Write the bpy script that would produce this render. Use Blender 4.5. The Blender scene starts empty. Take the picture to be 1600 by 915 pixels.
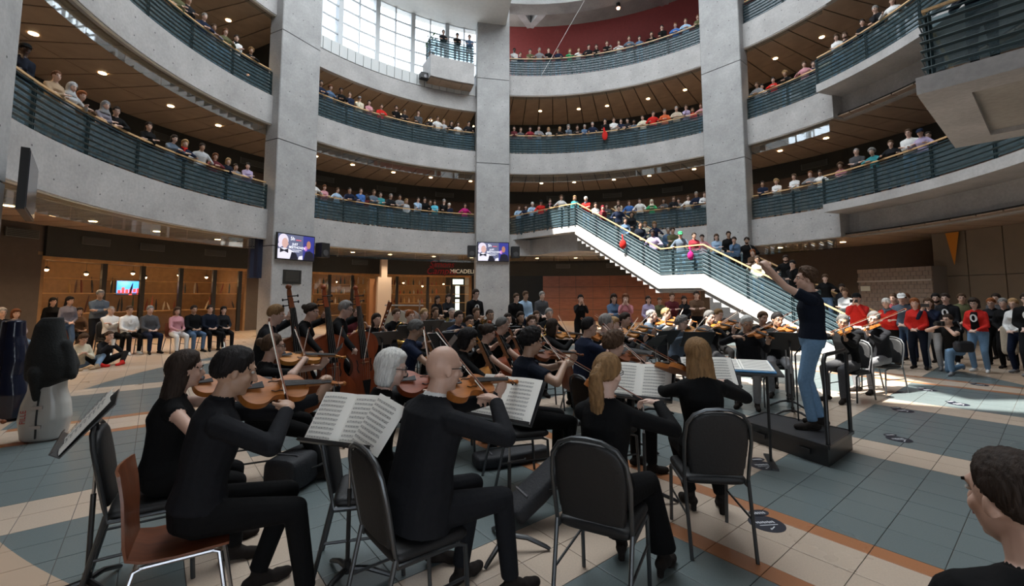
import bpy, bmesh, math, random
import numpy as np
from mathutils import Matrix, Vector, Euler
from mathutils.bvhtree import BVHTree
random.seed(7); np.random.seed(7)
SC = bpy.context.scene
COL = SC.collection
PI = math.pi
TMP = bpy.data.scenes.new('workbench')

# ------------------------------------------------------------------ camera
FPX, PITCH, PPX, PPY, EYE = 690.0, math.radians(4.78), 800.0, 403.0, 1.69
cam = bpy.data.cameras.new('camera'); camo = bpy.data.objects.new('camera', cam); COL.objects.link(camo)
cam.sensor_fit = 'HORIZONTAL'; cam.sensor_width = 36.0; cam.lens = FPX/1600*36
cam.shift_y = (PPY-457.5)/1600; cam.clip_end = 300; cam.clip_start = .05
camo.location = (0, 0, EYE); camo.rotation_euler = (PI/2+PITCH, 0, 0)
SC.camera = camo

# ------------------------------------------------------------------ light
SUND = Vector((-.48, -.20, .854)).normalized()          # direction towards the sun
w = bpy.data.worlds.new('sky'); SC.world = w; w.use_nodes = True
wn = w.node_tree.nodes; wl = w.node_tree.links
bg = wn['Background']; bg.inputs[0].default_value = (.86, .93, 1, 1); bg.inputs[1].default_value = 2.6
sun = bpy.data.lights.new('sun', 'SUN'); sun.energy = 12; sun.angle = math.radians(.6); sun.color = (1, .96, .88)
suno = bpy.data.objects.new('sun', sun); COL.objects.link(suno)
suno.rotation_euler = SUND.to_track_quat('Z', 'Y').to_euler(); suno.location = (-12, 0, 40)
CX, CY, RAD = 1.235, 12.85, 11.78
al = bpy.data.lights.new('daylight_fill', 'AREA'); al.shape = 'DISK'; al.size = 16; al.energy = 2300; al.color = (.9, .96, 1)  # fill lamp added under the closed deck, standing in for diffuse daylight
alo = bpy.data.objects.new('daylight_fill', al); COL.objects.link(alo); alo.location = (CX, CY, 20.4)
SC.view_settings.view_transform = 'Standard'; SC.view_settings.look = 'None'
SC.view_settings.gamma = 1; SC.view_settings.use_curve_mapping = False
SC.view_settings.exposure = 0.65

# ------------------------------------------------------------------ pixel helpers (1600x915)
def ray(px, py):
    a = (px-PPX)/FPX; b = (PPY-py)/FPX; c, s = math.cos(PITCH), math.sin(PITCH)
    return Vector((a, c-b*s, s+b*c))
def at_z(px, py, z):
    r = ray(px, py); k = (z-EYE)/r.z
    return Vector((r.x*k, r.y*k, z))
def proj(p):
    c, s = math.cos(PITCH), math.sin(PITCH); z = p[2]-EYE
    d = p[1]*c+z*s
    return PPX+FPX*p[0]/d, PPY-FPX*(-p[1]*s+z*c)/d
def pol(a, r, z=0): a = math.radians(a); return Vector((CX+r*math.cos(a), CY+r*math.sin(a), z))
def ring_px(px, r, z):
    """angle (deg) on the ring of radius r, height z, far side, that shows at column px"""
    best = None
    for i in range(0, 2300):
        a = -20+i*.1
        p = pol(a, r, z)
        if p.y < .5: continue
        e = abs(proj(p)[0]-px)
        if best is None or e < best[0]: best = (e, a)
    return best[1]

# ------------------------------------------------------------------ materials
MATS = {}
def mat(key, col, rough=.6, metal=0, var=.0, scale=6, bump=0, spec=.5, emit=0, emitcol=None, stretch=None, coat=0):
    if key in MATS: return MATS[key]
    m = bpy.data.materials.new(key); m.use_nodes = True; MATS[key] = m
    nt = m.node_tree; b = nt.nodes['Principled BSDF']
    b.inputs['Base Color'].default_value = (*col, 1); b.inputs['Roughness'].default_value = rough
    b.inputs['Metallic'].default_value = metal; b.inputs['Specular IOR Level'].default_value = spec
    b.inputs['Coat Weight'].default_value = coat
    if emit:
        b.inputs['Emission Color'].default_value = (*(emitcol or col), 1); b.inputs['Emission Strength'].default_value = emit
    if var or bump:
        tc = nt.nodes.new('ShaderNodeTexCoord'); mp = nt.nodes.new('ShaderNodeMapping')
        nz = nt.nodes.new('ShaderNodeTexNoise'); nz.inputs['Scale'].default_value = scale; nz.inputs['Detail'].default_value = 5
        nt.links.new(tc.outputs['Object'], mp.inputs[0]); nt.links.new(mp.outputs[0], nz.inputs['Vector'])
        if stretch: mp.inputs['Scale'].default_value = stretch
        if var:
            rp = nt.nodes.new('ShaderNodeMapRange'); rp.inputs[1].default_value = .25; rp.inputs[2].default_value = .75
            rp.inputs[3].default_value = 1-var; rp.inputs[4].default_value = 1+var
            mx = nt.nodes.new('ShaderNodeMix'); mx.data_type = 'RGBA'; mx.blend_type = 'MULTIPLY'; mx.inputs[0].default_value = 1
            mx.inputs[6].default_value = (*col, 1)
            nt.links.new(nz.outputs[0], rp.inputs[0]); nt.links.new(rp.outputs[0], mx.inputs[7]); nt.links.new(mx.outputs[2], b.inputs['Base Color'])
        if bump:
            bp = nt.nodes.new('ShaderNodeBump'); bp.inputs['Strength'].default_value = bump; bp.inputs['Distance'].default_value = .02
            nt.links.new(nz.outputs[0], bp.inputs['Height']); nt.links.new(bp.outputs[0], b.inputs['Normal'])
    return m
def glass(key, tint=(.8, .9, .9), gloss=.12, rough=.02, haze=None):
    if key in MATS: return MATS[key]
    m = bpy.data.materials.new(key); m.use_nodes = True; MATS[key] = m
    nt = m.node_tree; nt.nodes.remove(nt.nodes['Principled BSDF']); out = nt.nodes['Material Output']
    t = nt.nodes.new('ShaderNodeBsdfTransparent'); t.inputs[0].default_value = (*tint, 1)
    g = nt.nodes.new('ShaderNodeBsdfGlossy'); g.inputs['Roughness'].default_value = rough; g.inputs[0].default_value = (.95, .97, 1, 1)
    lw = nt.nodes.new('ShaderNodeLayerWeight'); lw.inputs[0].default_value = .5
    pw_ = nt.nodes.new('ShaderNodeMath'); pw_.operation = 'POWER'; pw_.inputs[1].default_value = 4; nt.links.new(lw.outputs['Facing'], pw_.inputs[0])
    f = nt.nodes.new('ShaderNodeMath'); f.operation = 'MULTIPLY'; f.inputs[1].default_value = .7; nt.links.new(pw_.outputs[0], f.inputs[0])
    ad = nt.nodes.new('ShaderNodeMath'); ad.operation = 'ADD'; ad.inputs[1].default_value = gloss; ad.use_clamp = True
    mx = nt.nodes.new('ShaderNodeMixShader')
    nt.links.new(f.outputs[0], ad.inputs[0]); nt.links.new(ad.outputs[0], mx.inputs[0])
    if haze:
        df = nt.nodes.new('ShaderNodeBsdfDiffuse'); df.inputs[0].default_value = (*haze[1], 1); m2 = nt.nodes.new('ShaderNodeMixShader'); m2.inputs[0].default_value = haze[0]
        nt.links.new(t.outputs[0], m2.inputs[1]); nt.links.new(df.outputs[0], m2.inputs[2]); nt.links.new(m2.outputs[0], mx.inputs[1])
    else: nt.links.new(t.outputs[0], mx.inputs[1])
    nt.links.new(g.outputs[0], mx.inputs[2]); nt.links.new(mx.outputs[0], out.inputs[0])
    return m

# ------------------------------------------------------------------ mesh builder
class MB:
    def __init__(s): s.v = []; s.f = []; s.m = []
    def add(s, vs, fs, mi=0):
        o = len(s.v); s.v.extend([tuple(p) for p in vs]); s.f.extend([tuple(i+o for i in f) for f in fs]); s.m.extend([mi]*len(fs)); return s
    def box(s, c, d, rot=None, mi=0):
        x, y, z = d[0]/2, d[1]/2, d[2]/2
        P = [Vector((a, b, e)) for e in (-z, z) for b in (-y, y) for a in (-x, x)]
        if rot is not None: P = [rot @ p for p in P]
        c = Vector(c)
        return s.add([p+c for p in P], [(0, 2, 3, 1), (4, 5, 7, 6), (0, 1, 5, 4), (2, 6, 7, 3), (0, 4, 6, 2), (1, 3, 7, 5)], mi)
    def bar(s, p0, p1, w, h, mi=0, up=(0, 0, 1)):
        p0, p1 = Vector(p0), Vector(p1); d = p1-p0; L = d.length; y = d/L; u = Vector(up)
        x = y.cross(u)
        if x.length < 1e-4: x = y.cross(Vector((1, 0, 0)))
        x.normalize(); z = x.cross(y)
        return s.box((p0+p1)/2, (w, L, h), Matrix((x, y, z)).transposed(), mi)
    def tube(s, pts, r, seg=8, mi=0, cap=True):
        pts = [Vector(p) for p in pts]; n = len(pts)
        rs = r if isinstance(r, (list, tuple)) else [r]*n
        vs = []; prev = None
        for i, p in enumerate(pts):
            d = (pts[min(i+1, n-1)]-pts[max(i-1, 0)]).normalized()
            if prev is None:
                a = Vector((0, 0, 1)) if abs(d.z) < .9 else Vector((1, 0, 0)); x = d.cross(a).normalized()
            else: x = (prev-d*prev.dot(d)).normalized()
            prev = x; y = d.cross(x)
            vs += [p+(x*math.cos(2*PI*k/seg)+y*math.sin(2*PI*k/seg))*rs[i] for k in range(seg)]
        fs = [(i*seg+k, i*seg+(k+1) % seg, (i+1)*seg+(k+1) % seg, (i+1)*seg+k) for i in range(n-1) for k in range(seg)]
        if cap: fs += [tuple(range(seg-1, -1, -1)), tuple(range((n-1)*seg, n*seg))]
        return s.add(vs, fs, mi)
    def ball(s, c, r, seg=12, rings=8, rot=None, mi=0):
        r = (r, r, r) if not isinstance(r, (tuple, list)) else r; c = Vector(c); vs = []
        for i in range(1, rings):
            t = PI*i/rings
            for k in range(seg):
                a = 2*PI*k/seg; p = Vector((r[0]*math.sin(t)*math.cos(a), r[1]*math.sin(t)*math.sin(a), r[2]*math.cos(t)))
                vs.append(c+(rot @ p if rot is not None else p))
        T = Vector((0, 0, r[2])); T = rot @ T if rot is not None else T
        vs += [c+T, c-T]; q = (rings-1)*seg
        fs = [(i*seg+k, (i+1)*seg+k, (i+1)*seg+(k+1) % seg, i*seg+(k+1) % seg) for i in range(rings-2) for k in range(seg)]
        fs += [(q, k, (k+1) % seg) for k in range(seg)] + [(q+1, (rings-2)*seg+(k+1) % seg, (rings-2)*seg+k) for k in range(seg)]
        return s.add(vs, fs, mi)
    def loft(s, secs, mi=0):
        """secs: lists of equal-length closed loops"""
        n = len(secs[0]); vs = [p for q in secs for p in q]; m = len(secs)
        fs = [(i*n+k, i*n+(k+1) % n, (i+1)*n+(k+1) % n, (i+1)*n+k) for i in range(m-1) for k in range(n)]
        fs += [tuple(range(n-1, -1, -1)), tuple(range((m-1)*n, m*n))]
        return s.add(vs, fs, mi)
    def prism(s, poly, z0, z1, mi=0):
        n = len(poly); return s.loft([[(p[0], p[1], z0) for p in poly], [(p[0], p[1], z1) for p in poly]], mi)
    def sector(s, r0, r1, z0, z1, a0, a1, step=2.0, mi=0, r0t=None, cx=CX, cy=CY):
        """solid ring sector; r0t: inner radius at the top when the inner face slopes"""
        n = max(1, int(math.ceil(abs(a1-a0)/step))); secs = []
        for i in range(n+1):
            a = math.radians(a0+(a1-a0)*i/n); c, q = math.cos(a), math.sin(a); rt = r0 if r0t is None else r0t
            secs.append([(cx+r*c, cy+r*q, z) for r, z in ((r0, z0), (r1, z0), (r1, z1), (rt, z1))])
        return s.loft(secs, mi)
    def obj(s, name, mats, parent=None, smooth=False, kind=None, label=None, cat=None, group=None, matrix=None):
        me = bpy.data.meshes.new(name); me.from_pydata(s.v, [], s.f); me.update()
        bm = bmesh.new(); bm.from_mesh(me); bmesh.ops.recalc_face_normals(bm, faces=bm.faces[:]); bm.to_mesh(me); bm.free()
        mats = mats if isinstance(mats, (list, tuple)) else [mats]
        for m in mats: me.materials.append(m)
        if len(mats) > 1: me.polygons.foreach_set('material_index', s.m)
        if smooth: me.polygons.foreach_set('use_smooth', [True]*len(me.polygons)); me.set_sharp_from_angle(angle=math.radians(40))
        return link(name, me, parent, kind, label, cat, group, matrix)
def link(name, me, parent=None, kind=None, label=None, cat=None, group=None, matrix=None):
    o = bpy.data.objects.new(name, me); COL.objects.link(o); o.parent = parent
    if matrix is not None: o.matrix_local = matrix
    if kind: o['kind'] = kind
    if label: o['label'] = label
    if cat: o['category'] = cat
    if group: o['group'] = group
    return o
def thing(name, label, cat, loc=(0, 0, 0), rz=0, group=None, kind=None, matrix=None):
    o = link(name, None, None, kind, label, cat, group)
    if matrix is not None: o.matrix_world = matrix
    else: o.location = loc; o.rotation_euler = (0, 0, rz)
    return o
def dup(o, matrix=None, label=None, group=None, parent=None, mats=None):
    c = o.copy(); COL.objects.link(c); c.parent = parent
    if matrix is not None: c.matrix_world = matrix
    if label: c['label'] = label
    if group: c['group'] = group
    for ch in o.children: dup(ch, parent=c)
    return c
def slot(o, i, m):
    o.material_slots[i].link = 'OBJECT'; o.material_slots[i].material = m
# ================================================================== STRUCTURE
Z1, Z2, Z3 = 5.07, 9.72, 14.33
LV = {1: Z1, 2: Z2, 3: Z3}
ROOF = 21.0
def concrete(key, col, holes=None):
    m = mat(key, col, .75, var=.16, scale=1.3, bump=.12)
    nt = m.node_tree; b = nt.nodes['Principled BSDF']
    nz = nt.nodes.new('ShaderNodeTexNoise'); nz.inputs['Scale'].default_value = 14; nz.inputs['Detail'].default_value = 6
    tc = nt.nodes.new('ShaderNodeTexCoord'); nt.links.new(tc.outputs['Object'], nz.inputs['Vector'])
    rp = nt.nodes.new('ShaderNodeMapRange'); rp.inputs[1].default_value = .3; rp.inputs[2].default_value = .7; rp.inputs[3].default_value = .9; rp.inputs[4].default_value = 1.08
    src = b.inputs['Base Color'].links[0].from_socket
    mx = nt.nodes.new('ShaderNodeMix'); mx.data_type = 'RGBA'; mx.blend_type = 'MULTIPLY'; mx.inputs[0].default_value = 1
    nt.links.new(nz.outputs[0], rp.inputs[0]); nt.links.new(src, mx.inputs[6]); nt.links.new(rp.outputs[0], mx.inputs[7]); nt.links.new(mx.outputs[2], b.inputs['Base Color'])
    return m
CONC = concrete('concrete_grey', (.36, .36, .36))
CONC2 = concrete('concrete_fascia', (.40, .39, .385))
DARK = mat('dark_hole', (.02, .02, .022), .8)
STEEL = mat('teal_painted_steel', (.032, .062, .073), .42, .1, var=.1)
WOODR = mat('ash_handrail', (.62, .40, .20), .35, var=.2, scale=4, stretch=(8, 8, 1))
RGLASS = glass('railing_glass', (.70, .82, .86), .03, haze=(.34, (.16, .23, .26)))
BGLASS = glass('baffle_glass', (.80, .84, .82), .16)
WGLASS = glass('window_glass', (.96, .98, 1), .02)
PANEL = mat('brown_ceiling_panel', (.36, .265, .195), .45, var=.14, scale=2)
GAP = mat('ceiling_gap', (.02, .016, .013), .9)
BLK = mat('matt_black', (.012, .012, .013), .5)
WHITE = mat('white_paint', (.8, .8, .78), .5)
LAMPW = mat('warm_lamp', (1, .72, .42), .5, emit=9, emitcol=(1, .66, .34))
LAMPC = mat('cool_lamp', (1, .95, .88), .5, emit=8, emitcol=(1, .93, .82))

# ---- floor: grout bed, tiles
floor = MB().prism([(CX+21*math.cos(i*PI/36), CY+21*math.sin(i*PI/36)) for i in range(72)], -.2, -.006).obj('floor', mat('grout', (.12, .11, .10), .85), kind='structure', label='tiled atrium floor of cream, grey and orange tiles')
A1 = math.radians(51.16); U = Vector((math.sin(A1), math.cos(A1))); N = Vector((math.cos(A1), -math.sin(A1)))
TL = .318; PER = 9*TL
def lines(c0, orange, k0, k1):
    """tile joints along one axis: (start, end, kind) cells; kind 0 field, 1 cream band, 2 orange strip"""
    cells = []; 
    for k in range(k0, k1):
        c = c0+PER*k; o = .16 if orange(k) else 0; o2 = .16 if orange(k+1) else 0
        if o: cells.append((c-TL-o, c-TL, 2))
        cells += [(c-TL, c, 1), (c, c+TL, 1)]
        if o: cells.append((c+TL, c+TL+o, 2))
        a = c+TL+o; b = c+PER-TL-o2; n = int(round((b-a)/TL))
        cells += [(a+(b-a)*i/n, a+(b-a)*(i+1)/n, 0) for i in range(n)]
    return cells
SC_ = lines(3.41, lambda k: k % 3 == 0, -5, 11)
TC_ = lines(-2.26, lambda k: k % 3 == 1, -11, 6)
def tile_mat(key, col, other=None, rough=.22):
    m = mat(key, col, rough, var=.10, scale=30, spec=.4); nt = m.node_tree; b = nt.nodes['Principled BSDF']
    src = b.inputs['Base Color'].links[0].from_socket
    g = nt.nodes.new('ShaderNodeNewGeometry')
    # large-scale wear + per tile tone
    n2 = nt.nodes.new('ShaderNodeTexNoise'); n2.inputs['Scale'].default_value = 1.1; n2.inputs['Detail'].default_value = 4; nt.links.new(g.outputs['Position'], n2.inputs['Vector'])
    rp = nt.nodes.new('ShaderNodeMapRange'); rp.inputs[1].default_value = 0; rp.inputs[2].default_value = 1; rp.inputs[3].default_value = .92; rp.inputs[4].default_value = 1.08
    mx = nt.nodes.new('ShaderNodeMix'); mx.data_type = 'RGBA'; mx.blend_type = 'MULTIPLY'; mx.inputs[0].default_value = 1
    nt.links.new(n2.outputs[0], rp.inputs[0]); nt.links.new(src, mx.inputs[6]); nt.links.new(rp.outputs[0], mx.inputs[7])
    last = mx.outputs[2]
    if other:                                   # the inlaid grey field ends at a circular border
        sub = nt.nodes.new('ShaderNodeVectorMath'); sub.operation = 'DISTANCE'; sub.inputs[1].default_value = (.9, 11.2, 0)
        nt.links.new(g.outputs['Position'], sub.inputs[0])
        gt = nt.nodes.new('ShaderNodeMath'); gt.operation = 'GREATER_THAN'; gt.inputs[1].default_value = 9.15
        nt.links.new(sub.outputs['Value'], gt.inputs[0])
        m2 = nt.nodes.new('ShaderNodeMix'); m2.data_type = 'RGBA'; m2.inputs[7].default_value = (*other, 1)
        nt.links.new(gt.outputs[0], m2.inputs[0]); nt.links.new(last, m2.inputs[6]); last = m2.outputs[2]
    nt.links.new(last, b.inputs['Base Color'])
    nr = nt.nodes.new('ShaderNodeMapRange'); nr.inputs[3].default_value = rough+.02; nr.inputs[4].default_value = rough+.12
    nt.links.new(n2.outputs[0], nr.inputs[0]); nt.links.new(nr.outputs[0], b.inputs['Roughness'])
    return m
CREAM = (.50, .40, .315)
TM = [tile_mat('grey_green_tile', (.135, .165, .168), (.47, .345, .25)), tile_mat('cream_tile', CREAM), tile_mat('orange_tile', (.37, .155, .07))]
tile_me = []
for i in range(3):
    mb = MB(); e = .012
    mb.loft([[(-.5, -.5, -1), (.5, -.5, -1), (.5, .5, -1), (-.5, .5, -1)], [(-.5, -.5, -.15), (.5, -.5, -.15), (.5, .5, -.15), (-.5, .5, -.15)], [(-.5+e, -.5+e, 0), (.5-e, -.5+e, 0), (.5-e, .5-e, 0), (-.5+e, .5-e, 0)]])
    o = mb.obj('floor_tile', TM[i]); tile_me.append(o.data); bpy.data.objects.remove(o)
cells = []
for s0, s1, ks in SC_:
    for t0, t1, kt in TC_:
        s, t = (s0+s1)/2, (t0+t1)/2; p = U*s+N*t
        r = (p-Vector((CX, CY))).length
        if r > 17.6: continue
        k = 2 if 2 in (ks, kt) else (1 if 1 in (ks, kt) else 0)
        if k == 2 and (p-Vector((.9, 11.2))).length > 9.15: k = 1
        x, y = proj((p.x, p.y, 0)) if p.y > .6 else (9999, 9999)
        vis = -60 < x < 1660 and y < 960
        cells.append((p.length if vis else 99+p.length, p, s1-s0, t1-t0, k))
cells.sort(key=lambda c: c[0])
RZ = math.atan2(U.y, U.x)
rest = MB()
for i, (d, p, ws, wt, k) in enumerate(cells):
    dz = random.uniform(-.0006, .0006)
    if i < 300:
        o = link('floor_tile', tile_me[k], floor); o.location = (p.x, p.y, dz); o.rotation_euler = (0, 0, RZ); o.scale = (ws-.005, wt-.005, .006)
    else:
        a, b = (ws-.006)/2, (wt-.006)/2; q = []
        for sx, sy in ((-1, -1), (1, -1), (1, 1), (-1, 1)):
            v = p+U*(sx*a)-N*(-sy*b); q.append((v.x, v.y))
        rest.add([(x, y, dz) for x, y in q]+[(x, y, -.006) for x, y in q], [(0, 1, 2, 3), (0, 4, 5, 1), (1, 5, 6, 2), (2, 6, 7, 3), (3, 7, 4, 0)], k)
rest.obj('floor_tiles_beyond', TM, floor, kind='stuff')

# ---- columns: three cast lifts with recessed joints
COLS = [('between the shopfronts on the left', 153.4), ('at the middle of the hall', 101.6), ('right of the staircase', 40.2), ('at the left edge', 212.5), ('outside the right edge', -36)]
TIE = mat('tie_hole', (.10, .10, .10), .9)
for nm, a in COLS:
    c = pol(a, 11.62+.1); ra = math.radians(a)
    col = thing('column', 'tall board-marked concrete column '+nm, 'column', (c.x, c.y, 0), ra, kind='structure')
    zs = [0, 3.62, 7.9, 12.45, 17.0, 21.2] if a != 101.6 else [0, 4.35, 8.95, 13.8, 18.2]
    for z0, z1 in zip(zs[:-1], zs[1:]):
        mb = MB(); w, d, e = .93, .40, .03
        poly = [(-d, -w+e), (-d+e, -w), (d-e, -w), (d, -w+e), (d, w-e), (d-e, w), (-d+e, w), (-d, w-e)]
        mb.prism(poly, z0+.018, z1-.018)
        seg = mb.obj('column_lift', CONC, col)
        hb = MB()
        for zz in (z0+.9, z0+2.1, z0+3.3):
            if zz < z1-.3:
                for yy in (-.5, .0, .5): hb.tube([(-d-.002, yy, zz), (-d+.01, yy, zz)], .022, 8)
        if hb.v: hb.obj('tie_holes', TIE, seg)
    MB().prism([(-.37, -.90), (.37, -.90), (.37, .90), (-.37, .90)], 0, 18.2 if a == 101.6 else 21.2).obj('column_core', DARK, col)

# ---- balcony slabs, fascias, ceilings
FH = 1.17
def soffit(parent, z, a0, a1, r0=12.02, r1=16.75, n=None):
    step = 3.6; n = int(round((a1-a0)/step)); proto = None
    for i in range(n):
        if proto is None:
            mb = MB(); mb.sector(r0, (r0+r1)/2-.02, z, z+.04, -step/2+.11, step/2-.11, 1.3, cx=0, cy=0); mb.sector((r0+r1)/2, r1, z, z+.04, -step/2+.10, step/2-.10, 1.3, cx=0, cy=0)
            o = mb.obj('ceiling_panel', PANEL, parent); proto = o.data
        else: o = link('ceiling_panel', proto, parent)
        o.location = (CX, CY, 0); o.rotation_euler = (0, 0, math.radians(a0+(i+.5)*step))
    MB().sector(r0, r1, z+.05, z+.09, a0, a1).obj('ceiling_backing', GAP, parent)
LIP0 = 18.5
for L, z in LV.items():
    nm = {1: 'first', 2: 'second', 3: 'third'}[L]
    mbs = MB()
    if L < 3: mbs.sector(12.0, 17.2, z-.22, z, 0, 360, 3)
    else: mbs.sector(12.0, 17.2, z-.22, z, -42, 106, 3); mbs.sector(12.0, 17.2, z-.22, z, 151, 318, 3)
    sl = mbs.obj('floor_'+nm, mat('gallery_floor', (.16, .15, .14), .5), kind='structure', label=nm+' gallery floor slab ringing the atrium')
    if L < 3:
        MB().sector(RAD, 12.02, z-FH, z, LIP0, 318).obj('fascia', CONC2, sl)
        MB().sector(12.3, 12.6, z-FH, z-.26, -42, LIP0+.1).obj('fascia', CONC2, sl)
        MB().sector(11.0, 12.6, z-.30, z, -42, LIP0).obj('slab_edge', CONC2, sl)
        MB().sector(RAD, 12.62, z-FH, z-.24, LIP0-.2, LIP0+.5).obj('fascia', CONC2, sl)
    else:
        MB().sector(RAD, 12.02, z-FH, z, -42, 106).obj('fascia', CONC2, sl); MB().sector(RAD, 12.02, z-FH, z, 151, 318).obj('fascia', CONC2, sl)
    hb = MB()
    for a in np.arange(20, 214, 3.6):
        if L == 3 and 105 < a < 152: continue
        for dz in (.32, .85):
            p, q = pol(a, RAD+.01, z-dz), pol(a, RAD-.002, z-dz); hb.tube([p, q], .022, 6)
    hb.obj('tie_holes', TIE, sl)
    if L < 3: soffit(sl, z-FH+.03, -41.4, 318.6)
    else: soffit(sl, z-FH+.03, -41.4, 106.2); soffit(sl, z-FH+.03, 152, 318)
    # bright metal trim under the fascia and the glass smoke baffle behind it
    for t0, t1 in ([(LIP0, 318)] if L < 3 else [(LIP0, 106), (151, 318)]): MB().sector(RAD+.03, RAD+.10, z-FH-.03, z-FH, t0, t1).obj('edge_trim', mat('white_trim', (.75, .75, .72), .35), sl)
    for a in np.arange(20, 211, 6.35):
        if L == 3 and 100 < a < 151: continue
        MB().sector(12.05, 12.062, z-FH-(.42 if L < 3 else .12), z-FH+.03, a+.05, a+6.3).obj('smoke_baffle_pane', BGLASS, sl)
    # downlights
    for a in np.arange(25, 215, 9):
        p = pol(a+random.uniform(-1, 1), 14.0, (z-FH if L < 3 or not 105 < a < 152 else 12.0)+.012)
        o = MB().tube([p, p+Vector((0, 0, .02))], .10, 14).obj('downlight', LAMPW, sl)
        l = bpy.data.lights.new('downlight_beam', 'SPOT'); l.energy = 190; l.color = (1, .74, .48); l.spot_size = math.radians(125); l.spot_blend = .8; l.shadow_soft_size = .1
        lo = bpy.data.objects.new('downlight_beam', l); COL.objects.link(lo); lo.location = p-Vector((0, 0, .03))
# ---- gallery back walls
TEAL = mat('dark_teal_wall', (.06, .10, .11), .6, var=.1)
BROWN = mat('brown_brick_wall', (.26, .18, .14), .7, var=.15, scale=3)
RED = mat('dark_red_wall', (.26, .045, .042), .6, var=.1)
BLACKW = mat('charcoal_wall', (.022, .026, .026), .6, var=.1)
def wall(nm, r, z0, z1, a0, a1, m, t=.2, label=None): return MB().sector(r, r+t, z0, z1, a0, a1).obj('wall_'+nm, m, kind='structure', label=label)
wall('first_left', 16.8, Z1, Z2, 104, 318, mat('dark_brown_wall', (.13, .09, .075), .6, var=.2), label='dark wall at the back of the first gallery, left half')
wall('first_right', 16.8, Z1, Z2, -42, 104, BROWN, label='brown brick wall at the back of the first gallery, right half')
wall('second_left', 16.8, Z2, Z3, 104, 318, TEAL, label='teal wall at the back of the second gallery, left half')
wall('second_right', 16.8, Z2, Z3, -42, 104, BROWN, label='brown brick wall at the back of the second gallery, right half')
wall('third_right', 16.8, Z3, ROOF, -42, 101, RED, label='dark red wall at the back of the third gallery')
wall('third_left', 16.8, Z3, ROOF, 160, 318, BLACKW, label='dark wall of the third gallery, left half')
# dark bulkhead above the gallery wall heads with air grilles
for L, z in ((1, Z2), (2, Z3)):
    b = wall('bulkhead_%s' % ('first' if L == 1 else 'second'), 16.3, z-FH-.75, z-FH+.02, -42, 318 if L == 1 else 106, BLACKW, label='dark bulkhead with air grilles below the ceiling, gallery %s' % ('one' if L == 1 else 'two'))
    for a in np.arange(30, 212 if L == 1 else 100, 13):
        g = MB(); g.sector(16.26, 16.3, z-FH-.55, z-FH-.25, a, a+4.2); gr = g.obj('air_grille', mat('grille_grey', (.10, .11, .11), .5), b)
        f = MB(); [f.sector(16.25, 16.262, z-FH-.52+k*.06, z-FH-.49+k*.06, a+.2, a+4.0) for k in range(5)]; f.obj('louvres', BLACKW, gr)

# ---- third level left of the middle column: panel parapet and curtain wall
CWA0, CWA1 = 104.6, 151
PB, PT = 12.88, 13.52
low = MB().sector(12.0, 17.2, PB, PB+.14, 106, 151, 3).obj('ceiling_low', CONC, kind='structure', label='low slab above the second gallery left of the middle column')
MB().sector(RAD, 12.02, 12.0, PB, 106, 151).obj('fascia', CONC2, low); MB().sector(12.0, 17.2, 11.95, Z3, 150.8, 152.2).obj('end_wall', BLACKW, low); MB().sector(12.0, 17.2, 11.95, Z3, 105.2, 106.1).obj('end_wall', BLACKW, low); soffit(low, 12.03, 106, 151)
pp = MB().sector(11.9, 12.1, PB, PT, 106, CWA1).obj('wall_parapet', BLK, kind='structure', label='pale panel parapet below the curtain window')
na = 22
for i in range(na):
    a = 106.2+i*(CWA1-106.2)/na; MB().sector(RAD-.02, 11.9, PB+.03, PT, a+.07, a+(CWA1-106.2)/na-.07).obj('parapet_panel', mat('pale_panel', (.55, .57, .57), .4), pp)
WTOP = 17.05
win = thing('window_1', 'tall curved curtain window glowing white above the left gallery', 'window', kind='structure')
MUL = mat('window_mullion', (.55, .58, .6), .4)
nb = 10
for i in range(nb+1):
    a = CWA0+(CWA1-CWA0)*i/nb; wd = .55 if i % 2 == 0 else .14
    MB().sector(12.1, 12.45 if i % 2 == 0 else 12.25, PT-.1, WTOP+.3, a-wd, a+wd).obj('mullion', MUL, win)
rows = np.linspace(PT, WTOP, 6)
for z in rows: MB().sector(12.16, 12.24, z-.03, z+.03, CWA0, CWA1).obj('transom', MUL, win)
for i in range(nb):
    for j in range(5):
        a = CWA0+(CWA1-CWA0)*i/nb; da = (CWA1-CWA0)/nb
        MB().sector(12.19, 12.20, rows[j]+.03, rows[j+1]-.03, a+.15, a+da-.15).obj('pane', WGLASS, win)
# jutting corner balcony on the third level beside the middle column
jb = thing('floor_balcony', 'small concrete balcony jutting out beside the middle column, third level', 'balcony', kind='structure')
JA0, JA1 = ring_px(741, 10.9, 14), ring_px(673, 10.9, 14)
MB().sector(10.9, 12.2, Z3-FH, Z3, JA0, JA1).obj('slab', CONC2, jb)
for i in range(4): MB().sector(11.0, 11.75, Z3-FH-.05, Z3-FH-.01, JA0+.2+i*(JA1-JA0-.4)/4, JA0+.1+(i+1)*(JA1-JA0-.4)/4).obj('ceiling_panel', PANEL, jb)

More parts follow.
